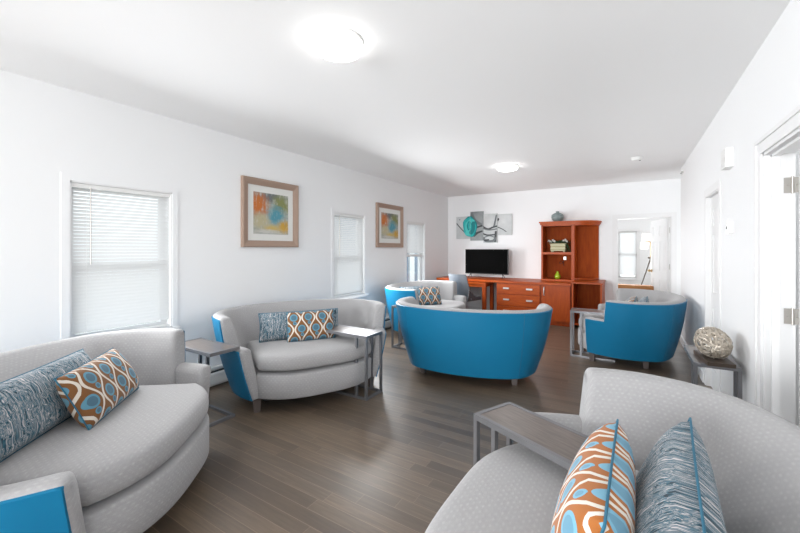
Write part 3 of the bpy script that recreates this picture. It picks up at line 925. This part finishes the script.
# ------------------------------------------------------------------ C-shaped side tables
def build_side_table(label, L=0.56, Wd=0.255, Ht=0.585):
    t = thing('side_table', label, 'side table', (0, 0, 0), 0, 'slim steel side tables')
    b = 0.022; tk = 0.026
    hx, hy = L / 2, Wd / 2
    finish('top_frame', boxes((-hx, -hy, Ht - tk, hx, -hy + b, Ht), (-hx, hy - b, Ht - tk, hx, hy, Ht), (-hx, -hy + b, Ht - tk, -hx + b, hy - b, Ht), (hx - b, -hy + b, Ht - tk, hx, hy - b, Ht), bev=0.0015), M['table_metal'], t)
    finish('tabletop', boxes((-hx + b, -hy + b, Ht - tk + 0.004, hx - b, hy - b, Ht - 0.002)), M['table_top'], t)
    for sx in (hx - b, hx - 0.135):
        for sy in (-hy, hy - b):
            finish('post', boxes((sx, sy, b, sx + b, sy + b, Ht - tk), bev=0.0015), M['table_metal'], t)
    finish('floor_frame', boxes((-hx + 0.06, -hy, 0, hx, -hy + b, b), (-hx + 0.06, hy - b, 0, hx, hy, b), (hx - b, -hy + b, 0, hx, hy - b, b), (-hx + 0.06, -hy + b, 0, -hx + 0.06 + b, hy - b, b), bev=0.0015), M['table_metal'], t)
    return t
TABLES = [
 ((-2.97, 1.745), 180, 'slim steel side table between the near left loveseat and the one under the larger picture'),
 ((-2.30, 2.815), 0, 'slim steel side table reaching over the seat of the loveseat under the larger picture'),
 ((-2.53, 4.44), 180, 'slim steel side table between the teal backed loveseat and the far left loveseat'),
 ((-0.365, 5.325), 180, 'slim steel side table at the seat of the far right loveseat, before the cherry cabinets'),
 ((-0.33, 1.70), 155, 'slim steel side table in the foreground reaching over the nearest right loveseat'),
 ((0.512, 3.56), -90, 'slim steel side table against the right wall carrying the wire sculpture'),
]
st0 = None
for (px, py), a, lab in TABLES:
    if st0 is None: st0 = build_side_table(lab); st0.location = (px, py, 0); st0.rotation_euler = (0, 0, R(a))
    else: dup(st0, (px, py, 0), R(a), lab)

# wire sculpture
t = thing('wire_sculpture', 'champagne wire ball sculpture on a dark block, on the right wall side table', 'sculpture', (0.51, 3.41, 0.585), R(6))
finish('plinth', boxes((-0.075, -0.17, 0, 0.075, 0.17, 0.025), bev=0.003), M['dark_wood'], t)
bm = bmesh.new(); rnd = random.Random(11)
ctr = Vector((0, 0.02, 0.124))
rad = Vector((0.10, 0.195, 0.105))
for i in range(46):
    ax = Vector((rnd.gauss(0, 1), rnd.gauss(0, 1), rnd.gauss(0, 1))).normalized()
    e1 = ax.orthogonal().normalized(); e2 = ax.cross(e1)
    off = rnd.uniform(-0.75, 0.75); rr = math.sqrt(1 - off * off)
    k1 = rnd.uniform(0, 6.28); pts = []
    for j in range(22):
        th = 2 * PI * j / 22
        p = (ax * (off + 0.12 * math.sin(3 * th + k1)) + (e1 * math.cos(th) + e2 * math.sin(th)) * rr)
        p = p.normalized() * (0.93 + 0.07 * rnd.random())
        pts.append(ctr + Vector((p.x * rad.x, p.y * rad.y, p.z * rad.z)))
    tube(bm, pts, 0.0034, 5, closed=True)
finish('wire_ball', bm, M['wire'], t, 60)

# ------------------------------------------------------------------ framed pictures on the left wall
def picture(y0, y1, z0, z1, label):
    t = thing('framed_picture', label, 'picture', (XL, (y0 + y1) / 2, (z0 + z1) / 2), 0, 'framed abstract pictures')
    hw, hh = (y1 - y0) / 2, (z1 - z0) / 2
    fw, d = 0.075, 0.035
    bm = bmesh.new()
    # mitred frame with a raised outer lip
    def ringpts(i, x): return [(x, -hw + i, -hh + i), (x, hw - i, -hh + i), (x, hw - i, hh - i), (x, -hw + i, hh - i)]
    prof = [(0, 0.0), (0, d), (0.012, d + 0.004), (0.03, d), (fw - 0.008, d - 0.012), (fw, d - 0.012), (fw, 0.006)]
    rings = [[bm.verts.new(p) for p in ringpts(i, x)] for i, x in prof]
    for A, B in zip(rings, rings[1:]):
        for j in range(4): bm.faces.new((A[j], A[(j + 1) % 4], B[(j + 1) % 4], B[j]))
    finish('frame', bm, M['frame'], t)
    finish('mat_board', boxes((0.004, -hw + fw - 0.01, -hh + fw - 0.01, 0.012, hw - fw + 0.01, hh - fw + 0.01)), M['mat_board'], t)
    mw = 0.075
    iw, ih = hw - fw - mw, hh - fw - mw
    bm = bmesh.new(); uvl = bm.loops.layers.uv.new('UVMap')
    v, fs = box(bm, 0.011, -iw, -ih, 0.0135, iw, ih)
    for f in bm.faces:
        for l in f.loops: l[uvl].uv = ((l.vert.co.y + iw) / (2 * iw), (l.vert.co.z + ih) / (2 * ih))
    finish('painting', bm, M['abstract'], t)
    return t
picture(2.48, 3.27, 1.395, 2.165, 'bronze framed abstract of orange, blue and yellow, the larger looking nearer one')
picture(4.97, 5.80, 1.40, 2.14, 'bronze framed abstract of orange, blue and yellow, the smaller looking one between two windows')

# ------------------------------------------------------------------ four canvas panels with a turquoise rose, on the back wall
def canvas(x0, x1, z0, z1, mat, label, marks):
    bm = bmesh.new()
    cx, cz = (x0 + x1) / 2, (z0 + z1) / 2
    box(bm, x0 - cx, -0.03, z0 - cz, x1 - cx, 0, z1 - cz)
    lay = [0.0306]
    def poly(pts, mi):
        q = []
        for (X, Z) in pts: q.append((min(max(X, x0 + 0.001), x1 - 0.001) - cx, -lay[0], min(max(Z, z0 + 0.001), z1 - 0.001) - cz))
        cl = []
        for p in q:
            if not cl or (Vector(p) - Vector(cl[-1])).length > 1e-4: cl.append(p)
        if len(cl) > 2 and (Vector(cl[0]) - Vector(cl[-1])).length < 1e-4: cl.pop()
        if len(cl) < 3: return
        f = bm.faces.new([bm.verts.new(p) for p in cl]); f.material_index = mi
        f.normal_update()
        if f.normal.y > 0: f.normal_flip()
        lay[0] += 0.0004
    marks(poly)
    o = finish('canvas_panel', bm, [mat, M['ink'], M['ink_pale'], M['rose'], M['rose_dark'], M['rose_light']], None, None, normals=False)
    o.location = (cx, YB, cz)
    return tag(o, label, 'canvas art', 'four canvas panels of one picture')
def stroke(pts, w0, w1):
    P = catmull(pts, 6); L, Rr = [], []
    for i, p in enumerate(P):
        tg = (P[min(i + 1, len(P) - 1)] - P[max(i - 1, 0)]).normalized(); nn = Vector((-tg.y, tg.x))
        w = w0 + (w1 - w0) * i / (len(P) - 1)
        L.append(p + nn * w); Rr.append(p - nn * w)
    return [(p.x, p.y) for p in L + Rr[::-1]]
def strokes(poly, *ss):
    for pts, w0, w1, mi in ss:
        P = catmull(pts, 5)
        for a, b, i in zip(P, P[1:], range(999)):
            w = w0 + (w1 - w0) * i / len(P); tg = (b - a).normalized(); nn = Vector((-tg.y, tg.x)) * w; e = tg * 0.002
            poly([tuple(a + nn - e), tuple(b + nn + e), tuple(b - nn + e), tuple(a - nn - e)], mi)
def oval(cx, cz, rx, rz, rot=0, n=20, wob=0.0, seed=0):
    c, s = math.cos(rot), math.sin(rot); out = []
    for i in range(n):
        a = 2 * PI * i / n; k_ = 1 + wob * math.sin(5 * a + seed)
        x, z = rx * math.cos(a) * k_, rz * math.sin(a) * k_
        out.append((cx + x * c - z * s, cz + x * s + z * c))
    return out
RCX, RCZ = -3.005, 1.865     # rose centre
def rose(poly):
    poly(oval(RCX, RCZ, 0.165, 0.235, 0.12, 26, 0.05, 1), 4)
    poly(oval(RCX - 0.01, RCZ - 0.01, 0.15, 0.215, 0.1, 26, 0.06, 2), 3)
    for (dx, dz, rx, rz, rot, mi) in ((0.02, 0.10, 0.09, 0.07, 0.3, 5), (-0.055, -0.02, 0.06, 0.13, 0.1, 5), (0.07, -0.02, 0.05, 0.14, -0.1, 4), (-0.01, 0.0, 0.06, 0.12, 0.1, 4),
                                     (-0.005, 0.01, 0.045, 0.095, 0.1, 3), (0.005, 0.02, 0.022, 0.055, 0.0, 5), (-0.04, -0.14, 0.08, 0.06, 0.4, 5), (0.03, -0.13, 0.05, 0.045, 0, 4), (0.0, 0.03, 0.01, 0.04, 0, 4)):
        poly(oval(RCX + dx, RCZ + dz, rx, rz, rot, 18, 0.05, dx * 50), mi)
def m1(poly):
    strokes(poly, ([(-3.33, 1.95), (-3.25, 1.86), (-3.14, 1.75), (-3.02, 1.66)], 0.012, 0.01, 1), ([(-3.26, 2.02), (-3.24, 2.04)], 0.01, 0.008, 2)); rose(poly)
def m2(poly):
    strokes(poly, ([(-3.0, 2.17), (-2.90, 2.0), (-2.74, 1.90)], 0.05, 0.02, 2), ([(-2.95, 1.78), (-2.86, 1.84), (-2.72, 1.88)], 0.016, 0.02, 1), ([(-2.92, 1.66), (-2.84, 1.72), (-2.72, 1.76)], 0.03, 0.014, 1)); rose(poly)
def m3(poly):
    strokes(poly, ([(-2.72, 1.86), (-2.6, 1.80), (-2.48, 1.84), (-2.39, 1.86)], 0.02, 0.016, 1), ([(-2.72, 1.82), (-2.58, 1.78), (-2.40, 1.80)], 0.012, 0.012, 2),
            ([(-2.46, 1.86), (-2.43, 2.0), (-2.41, 2.1)], 0.02, 0.012, 2), ([(-2.70, 1.70), (-2.6, 1.67), (-2.41, 1.68)], 0.016, 0.012, 1), ([(-2.44, 1.52), (-2.42, 1.75)], 0.022, 0.02, 1))
    poly(oval(-2.56, 1.585, 0.15, 0.075, 0, 22, 0.04), 2); poly(oval(-2.56, 1.60, 0.10, 0.04, 0, 20, 0.04), 0); poly(oval(-2.62, 1.56, 0.06, 0.02, 0.2, 16, 0.04), 1)
def m4(poly):
    strokes(poly, ([(-2.40, 1.84), (-2.30, 1.80), (-2.20, 1.735)], 0.01, 0.007, 1), ([(-2.39, 1.98), (-2.37, 2.02), (-2.36, 2.0), (-2.38, 1.97)], 0.012, 0.008, 1))
canvas(-3.335, -3.005, 1.595, 2.095, M['canvas_pale'], 'leftmost canvas panel, half of the turquoise rose on pale grey', m1)
canvas(-3.0, -2.705, 1.555, 2.195, M['canvas_dark'], 'second canvas panel from the left, darker grey and set highest, beside the rose', m2)
canvas(-2.70, -2.395, 1.505, 2.13, M['canvas_pale'], 'third canvas panel from the left, hanging lowest, with dark curved stems', m3)
canvas(-2.39, -2.085, 1.665, 2.11, M['canvas_pale'], 'rightmost canvas panel, pale grey with one thin twig', m4)

# ------------------------------------------------------------------ cherry furniture along the back wall
CF, CB = 7.05, 7.845
t = thing('worktop', 'long cherry wood worktop along the back wall, carrying the television', 'worktop', (0, 0, 0))
finish('top_slab', boxes((-3.45, CF - 0.02, 0.727, -0.86, CB, 0.765), bev=0.004), M['cherry'], t)
finish('end_panel', boxes((-3.44, CF, 0, -3.40, CB - 0.02, 0.727), bev=0.003), M['cherry_v'], t)

def bow_pull(bm, cx, cy, cz, w, vertical=False):
    pts = []
    for i in range(9):
        a = -1 + 2 * i / 8; d = 0.026 * (1 - a ** 4)
        pts.append((cx, cy - d, cz + a * w / 2) if vertical else (cx + a * w / 2, cy - d, cz))
    tube(bm, pts, 0.011 if not vertical else 0.009, 8)
t = thing('drawer_cabinet', 'cherry two-drawer cabinet with silver pulls under the worktop', 'cabinet', (0, 0, 0))
finish('body', boxes((-2.18, CF + 0.022, 0.08, -1.365, CB - 0.02, 0.727), (-2.16, CF + 0.06, 0, -1.385, CB - 0.04, 0.08), bev=0.002), M['cherry_v'], t)
for z0, z1 in ((0.525, 0.705), (0.30, 0.505), (0.095, 0.28)):
    d = finish('drawer', boxes((-2.165, CF, z0, -1.38, CF + 0.022, z1), bev=0.004), M['cherry'], t)
    for px in (-1.985, -1.56):
        bm = bmesh.new(); box(bm, px - 0.055, CF - 0.026, (z0 + z1) / 2 - 0.002, px + 0.055, CF - 0.004, (z0 + z1) / 2 + 0.026)
        box(bm, px - 0.05, CF - 0.006, (z0 + z1) / 2 + 0.004, px + 0.05, CF, (z0 + z1) / 2 + 0.02)
        bevel(bm, 0.004, 2)
        finish('drawer_pull', bm, M['pull'], d)
t = thing('door_cabinet', 'cherry cabinet with one door and upright silver pull under the shelf unit', 'cabinet', (0, 0, 0))
finish('body', boxes((-1.36, CF + 0.022, 0.08, -0.865, CB - 0.02, 0.727), (-1.34, CF + 0.06, 0, -0.885, CB - 0.04, 0.08), bev=0.002), M['cherry_v'], t)
d = finish('cabinet_door', boxes((-1.35, CF, 0.085, -0.875, CF + 0.022, 0.715), bev=0.004), M['cherry_v'], t)
bm = bmesh.new(); bow_pull(bm, -1.305, CF, 0.61, 0.15, True); finish('door_pull', bm, M['pull'], d, 50)
# open low unit
t = thing('open_cabinet', 'low open cherry cabinet at the right end of the back wall row', 'cabinet', (0, 0, 0))
finish('carcass', boxes((-0.845, CF - 0.05, 0, -0.815, CB - 0.01, 0.775), (-0.41, CF - 0.05, 0, -0.38, CB - 0.01, 0.775), (-0.815, CF - 0.03, 0.06, -0.41, CB - 0.01, 0.09), (-0.855, CF - 0.06, 0.775, -0.37, CB - 0.005, 0.80), bev=0.002), M['cherry_v'], t)
finish('back_panel', boxes((-0.815, CB - 0.35, 0.09, -0.41, CB - 0.335, 0.775)), M['cherry_back'], t)
# hutch
HF = 7.47
t = thing('hutch', 'tall cherry shelf unit with rounded right end standing on the worktop', 'shelf unit', (0, 0, 0))
finish('side_panel', boxes((-1.435, HF, 0.80, -1.405, CB, 1.82), bev=0.002), M['cherry_v'], t)
finish('divider', boxes((-0.905, HF, 0.80, -0.855, CB, 1.82), bev=0.002), M['cherry_v'], t)
finish('back_panel', boxes((-1.405, CB - 0.015, 0.80, -0.48, CB, 1.82)), M['cherry_back'], t)
finish('plinth_board', boxes((-1.44, HF - 0.008, 0.767, -0.865, CB, 0.80), (-0.865, HF - 0.008, 0.8005, -0.845, CB, 0.812), bev=0.002), M['cherry'], t)
finish('shelf', boxes((-1.405, HF + 0.004, 1.268, -0.905, CB - 0.015, 1.312), bev=0.002), M['cherry'], t)
def top_plan(o):
    pts = [(-1.435 - o, CB), (-1.435 - o, HF - o), (-0.80, HF - o)]
    for i in range(1, 17):
        a = PI / 2 * i / 16; pts.append((-0.80 + (0.335 + o) * math.sin(a), CB - (CB - HF + o) * math.cos(a)))
    return pts
bm = bmesh.new()
prism(bm, top_plan(0.0), 1.805, 1.83); prism(bm, top_plan(0.018), 1.83, 1.865); prism(bm, top_plan(0.035), 1.865, 1.89)
finish('cornice', bm, M['cherry'], t)
bm = bmesh.new()
pts = [(-0.86, HF)] + top_plan(-0.01)[2:]
prism(bm, [(-0.855, CB - 0.016), (-0.855, HF + 0.01)] + [(x, y) for x, y in top_plan(-0.012)[2:-1]] + [(-0.48, CB - 0.016)], 0.8125, 0.83)
finish('round_shelf', bm, M['cherry'], t)

# writing desk with legs under the worktop end
t = thing('writing_desk', 'small cherry writing desk with square legs tucked under the worktop', 'desk', (0, 0, 0))
finish('desktop', boxes((-3.25, 6.86, 0.69, -2.33, 7.41, 0.718), bev=0.003), M['cherry'], t)
finish('apron', boxes((-3.2, 6.885, 0.635, -2.4, 6.905, 0.69), (-2.375, 6.93, 0.635, -2.355, 7.34, 0.69), (-3.22, 6.93, 0.635, -3.20, 7.34, 0.69), (-3.2, 7.35, 0.635, -2.4, 7.37, 0.69)), M['cherry'], t)
for lx in (-3.215, -2.365):
    for ly in (6.9, 7.36):
        finish('leg', boxes((lx - 0.033, ly - 0.033, 0, lx + 0.033, ly + 0.033, 0.69), bev=0.003), M['cherry_v'], t)

# desk chair
t = thing('desk_chair', 'silver shell desk chair in front of the writing desk', 'chair', (-2.69, 6.66, 0), R(-14))
def shell(w_top, w_bot, zs, depth, off, thick):
    bm = bmesh.new(); G = []
    for sd in (0, 1):
        g = []
        for j, z in enumerate(zs):
            f = j / (len(zs) - 1); w = w_bot + (w_top - w_bot) * f; rowv = []
            yy = off + depth * f
            for i in range(13):
                a = -1 + 2 * i / 12
                rowv.append(bm.verts.new((w / 2 * a, -yy + 0.10 * a * a * (1.2 - 0.6 * f) + sd * thick, z)))
            g.append(rowv)
        G.append(g)
    n = len(zs)
    for j in range(n - 1):
        for i in range(12):
            bm.faces.new((G[0][j][i], G[0][j][i + 1], G[0][j + 1][i + 1], G[0][j + 1][i])); bm.faces.new((G[1][j][i], G[1][j + 1][i], G[1][j + 1][i + 1], G[1][j][i + 1]))
    for j in range(n - 1):
        for i in (0, 12): bm.faces.new((G[0][j][i], G[0][j + 1][i], G[1][j + 1][i], G[1][j][i]))
    for i in range(12):
        for j in (0, n - 1): bm.faces.new((G[0][j][i], G[0][j][i + 1], G[1][j][i + 1], G[1][j][i]))
    return bm
finish('backrest', shell(0.40, 0.46, frange(0.42, 0.90, 10), 0.09, 0.19, 0.016), M['chair_shell'], t, 50)
finish('back_pad', shell(0.37, 0.42, frange(0.46, 0.88, 10), 0.085, 0.165, 0.02), M['chair_dark'], t, 50)
bm = bmesh.new(); box(bm, -0.22, -0.18, 0.40, 0.22, 0.27, 0.465); bevel(bm, 0.025, 3); finish('seat', bm, M['chair_dark'], t, 50)
for s in (-1, 1):
    bm = bmesh.new(); poly = [(-0.20, 0.46), (-0.16, 0.60), (-0.08, 0.56), (0.06, 0.46)]
    lo = [bm.verts.new((s * 0.225, y, z)) for y, z in poly]; hi = [bm.verts.new((s * 0.245, y, z)) for y, z in poly]
    bm.faces.new(lo); bm.faces.new(hi[::-1])
    for i in range(4): bm.faces.new((lo[i], lo[(i + 1) % 4], hi[(i + 1) % 4], hi[i]))
    bevel(bm, 0.006, 2); finish('armrest', bm, M['chair_dark'], t)
bm = bmesh.new(); tube(bm, [(0, 0.03, 0.07), (0, 0.03, 0.41)], 0.03, 14); finish('column', bm, M['nickel'], t, 50)
for i in range(5):
    a = 2 * PI * i / 5 + 0.3
    bm = bmesh.new(); tube(bm, [(0, 0.03, 0.09), (0.27 * math.cos(a), 0.03 + 0.27 * math.sin(a), 0.065)], [0.026, 0.017], 8)
    lg = finish('base_arm', bm, M['black_plastic'], t, 50)
    bm = bmesh.new(); cx_, cy_ = 0.27 * math.cos(a), 0.03 + 0.27 * math.sin(a)
    tube(bm, [(cx_ - 0.02 * math.sin(a), cy_ + 0.02 * math.cos(a), 0.028), (cx_ + 0.02 * math.sin(a), cy_ - 0.02 * math.cos(a), 0.028)], 0.028, 14)
    tube(bm, [(cx_, cy_, 0.03), (cx_, cy_, 0.066)], 0.008, 8)
    finish('caster', bm, M['black_plastic'], lg, 50)

# television
t = thing('television', 'black flat television standing on the cherry worktop', 'television', (-2.555, 7.58, 0.765), R(0))
finish('housing', boxes((-0.462, -0.012, 0.075, 0.462, 0.03, 0.60), (-0.3, 0.03, 0.10, 0.3, 0.055, 0.40), bev=0.004), M['black_plastic'], t)
finish('screen', boxes((-0.452, -0.0135, 0.092, 0.452, -0.0115, 0.592)), M['screen'], t)
for s in (-1, 1):
    bm = bmesh.new()
    for e in (-1, 1): tube(bm, [(s * 0.34, 0.01, 0.085), (s * 0.355, e * 0.05 + 0.005, 0.04), (s * 0.365, e * 0.10, 0.006)], [0.008, 0.007, 0.006], 8)
    finish('foot', bm, M['black_plastic'], t, 50)

# things on and in the hutch
t = thing('round_vase', 'squat grey-blue vase on top of the cherry shelf unit', 'vase', (-1.165, 7.62, 1.89))
prof = [(0, 0), (0.055, 0), (0.075, 0.015), (0.105, 0.055), (0.113, 0.095), (0.10, 0.135), (0.065, 0.165), (0.032, 0.178), (0.028, 0.192), (0.034, 0.202), (0.026, 0.202), (0.02, 0.19), (0, 0.185)]
bm = bmesh.new(); lathe(bm, prof, 40); finish('body', bm, M['vase_glaze'], t, 60)
bm = bmesh.new()
for q in range(3):
    z0 = 0.075 + q * 0.03; pts = []
    for i in range(48):
        a = 2 * PI * i / 48; z = z0 + 0.012 * math.sin(3 * a + q)
        r_ = 0.113 - abs(z - 0.095) ** 2 * 8 + 0.0005
        pts.append((r_ * math.cos(a), r_ * math.sin(a), z))
    tube(bm, pts, 0.0035, 5, closed=True)
finish('glaze_band', bm, M['vase_band'], t, 60)
t = thing('lime_vase', 'small lime green bottle vase on the lower shelf of the cherry unit', 'vase', (-1.165, 7.62, 0.80))
bm = bmesh.new(); lathe(bm, [(0, 0), (0.036, 0), (0.050, 0.018), (0.054, 0.045), (0.045, 0.075), (0.028, 0.105), (0.021, 0.125), (0.024, 0.142), (0.018, 0.142), (0.015, 0.12), (0, 0.11)], 36)
finish('body', bm, M['green_glaze'], t, 60)
t = thing('flower_planter', 'cream and brown planter of trailing greenery and white flowers on the upper shelf', 'planter', (-1.15, 7.62, 1.312))
def taper(bm, z0, z1, w0, w1, d0, d1):
    lo = [(-w0, -d0), (w0, -d0), (w0, d0), (-w0, d0)]; hi = [(-w1, -d1), (w1, -d1), (w1, d1), (-w1, d1)]
    a = [bm.verts.new((x, y, z0)) for x, y in lo]; b = [bm.verts.new((x, y, z1)) for x, y in hi]
    bm.faces.new(a[::-1]); bm.faces.new(b)
    for i in range(4): bm.faces.new((a[i], a[(i + 1) % 4], b[(i + 1) % 4], b[i]))
bm = bmesh.new(); taper(bm, 0.022, 0.05, 0.125, 0.135, 0.06, 0.065); taper(bm, 0.05, 0.10, 0.135, 0.125, 0.065, 0.06); taper(bm, 0.10, 0.165, 0.125, 0.145, 0.06, 0.07)
finish('pot', bm, M['planter'], t)
finish('pot_band', boxes((-0.137, -0.067, 0.046, 0.137, 0.067, 0.054), (-0.128, -0.063, 0.096, 0.128, 0.063, 0.106), (-0.148, -0.073, 0.16, 0.148, 0.073, 0.168), bev=0.001), M['planter_band'], t)
for sx in (-0.105, 0.105):
    for sy in (-0.045, 0.045): finish('foot', boxes((sx - 0.015, sy - 0.012, 0, sx + 0.015, sy + 0.012, 0.024), bev=0.002), M['planter'], t)
bm = bmesh.new(); rnd = random.Random(5)
def leaf(bm, p, d, L, w, mi=0):
    d = d.normalized(); sd = d.cross(Vector((0, 0, 1))); sd = sd.normalized() if sd.length > 1e-3 else Vector((1, 0, 0))
    up = sd.cross(d); prev = None
    for i in range(6):
        f = i / 5; c = p + d * (L * f) + Vector((0, 0, -L * 0.5 * f * f)) ; ww = w * math.sin(PI * min(0.06 + f * 0.94, 0.98)) 
        a = bm.verts.new(c - sd * ww + up * 0.002); m_ = bm.verts.new(c - up * ww * 0.3); b = bm.verts.new(c + sd * ww + up * 0.002)
        if prev:
            bm.faces.new((prev[0], prev[1], m_, a)); bm.faces.new((prev[1], prev[2], b, m_))
        prev = (a, m_, b)
for i in range(110):
    a = rnd.uniform(0, 2 * PI); sx = rnd.uniform(-0.12, 0.12)
    p = Vector((sx, rnd.uniform(-0.045, 0.045), 0.165))
    d = Vector((sx * 4 + 0.7 * math.cos(a), -0.25 + 0.6 * math.sin(a), rnd.uniform(0.3, 1.5)))
    leaf(bm, p, d, rnd.uniform(0.09, 0.17), rnd.uniform(0.009, 0.018))
for i in range(16):
    p = Vector((rnd.uniform(0.10, 0.16), rnd.uniform(-0.07, 0.02), 0.17 - 0.009 * i)); leaf(bm, p, Vector((rnd.uniform(0.2, 1), rnd.uniform(-0.6, 0.2), -0.3)), 0.09, 0.011)
finish('foliage', bm, M['leaf'], t, None, normals=False)
for (fx, fz) in ((-0.16, 0.225), (-0.125, 0.21), (-0.09, 0.235), (-0.06, 0.215), (0.10, 0.225), (0.13, 0.24), (0.155, 0.215)):
    bm = bmesh.new(); c = Vector((fx, -0.06, fz))
    for i in range(5):
        a = 2 * PI * i / 5
        leaf(bm, c, Vector((math.cos(a), -0.5, math.sin(a))), 0.028, 0.011)
    lathe(bm, [(0, -0.006), (0.007, 0), (0, 0.006)], 8, c.x, c.y - 0.004)
    for v_ in bm.verts[-10:] if False else []: pass
    bmv = [v for v in bm.verts if abs((v.co - Vector((c.x, c.y - 0.004, 0))).x) < 0.0075 and abs(v.co.z) < 0.0065]
    for v in bmv: v.co.z += c.z
    finish('flower', bm, M['petal'], t, None, normals=False)
t = thing('power_cord', 'grey plug with looped cord on the back of the lower shelf', 'cord', (-1.06, 7.828, 1.19))
finish('plug', boxes((-0.022, -0.03, -0.03, 0.022, 0.0, 0.03), bev=0.005), M['nickel'], t)
bm = bmesh.new(); tube(bm, [tuple(p) for p in catmull([Vector(q) for q in ((0, -0.03, -0.01), (-0.02, -0.04, -0.06), (-0.075, -0.03, -0.11), (-0.10, -0.02, -0.09), (-0.07, -0.02, -0.05), (-0.03, -0.015, -0.08), (-0.02, -0.01, -0.16))], 8)], 0.004, 6)
finish('cable', bm, M['black_plastic'], t, 60)

# ------------------------------------------------------------------ the room beyond the back doorway
t = thing('floor_lamp', 'tripod floor lamp with two white drum shades in the room beyond the doorway', 'lamp', (0.36, 9.6, 0))
apex = Vector((0.035, 0, 1.17))
for i, (lx, ly) in enumerate(((-0.30, -0.05), (0.10, -0.22), (0.10, 0.22))):
    bm = bmesh.new(); tube(bm, [(lx, ly, 0), tuple(apex)], [0.011, 0.013], 8); finish('leg', bm, M['hinge_metal'] if i else M['dark_wood'], t, 50)
bm = bmesh.new(); tube(bm, [(0.035 - 0.05, 0, 1.18), (0.035 + 0.05, 0, 1.18)], 0.018, 10); finish('joint', bm, M['dark_wood'], t, 50)
bm = bmesh.new(); tube(bm, [(0.035, 0, 1.18), (0.04, 0, 1.40), (0.03, 0, 1.52), (-0.02, 0, 1.545), (-0.06, 0, 1.54)], 0.010, 8); finish('arm', bm, M['brass'], t, 50)
for (sx, sz, tilt) in ((-0.045, 1.625, R(6)), (-0.075, 1.44, R(6))):
    bm = bmesh.new(); lathe(bm, [(0.070, -0.075), (0.078, 0.075), (0.076, 0.075), (0.068, -0.075), (0.070, -0.075)], 28)
    o = finish('lamp_shade', bm, M['shade_glow'], t, 50); o.location = (sx, 0, sz); o.rotation_euler = (0, tilt, 0)
t = thing('leather_bench', 'tan leather bench top seen through the back doorway above the loveseat', 'bench', (0.11, 8.72, 0))
bm = bmesh.new(); box(bm, -0.36, -0.14, 0.53, 0.315, 0.14, 0.655); bevel(bm, 0.035, 4); finish('cushion', bm, M['tan_leather'], t, 50)
finish('frame', boxes((-0.34, -0.12, 0.47, 0.295, 0.12, 0.53), bev=0.004), M['dark_wood'], t)
for lx in (-0.31, 0.265):
    for ly in (-0.09, 0.09): finish('leg', boxes((lx - 0.02, ly - 0.02, 0, lx + 0.02, ly + 0.02, 0.47), bev=0.003), M['dark_wood'], t)

# ------------------------------------------------------------------ outside the left windows
struct('ground_outside', boxes((-16, -8, -0.6, XL - 0.4, 20, -0.5)), M['outside_ground'])
t = thing('neighbouring_house', 'blue-grey sided house with white trim outside the far left window', 'house', (-8.6, 13.0, -0.5))
bm = bmesh.new()
box(bm, -1.2, -3.6, 0, 0, 4.0, 4.2)
for i in range(34): box(bm, 0, -3.6, 0.05 + i * 0.12, 0.018, 4.0, 0.05 + i * 0.12 + 0.105)
finish('siding', bm, M['siding'], t)
for yy in (-3.7, -1.25, 1.6): finish('corner_post', boxes((0.0, yy, 0, 0.10, yy + 0.42, 4.2)), M['siding_white'], t)
finish('roof', boxes((-1.4, -3.9, 4.2, 0.35, 4.3, 4.35)), M['siding_white'], t)
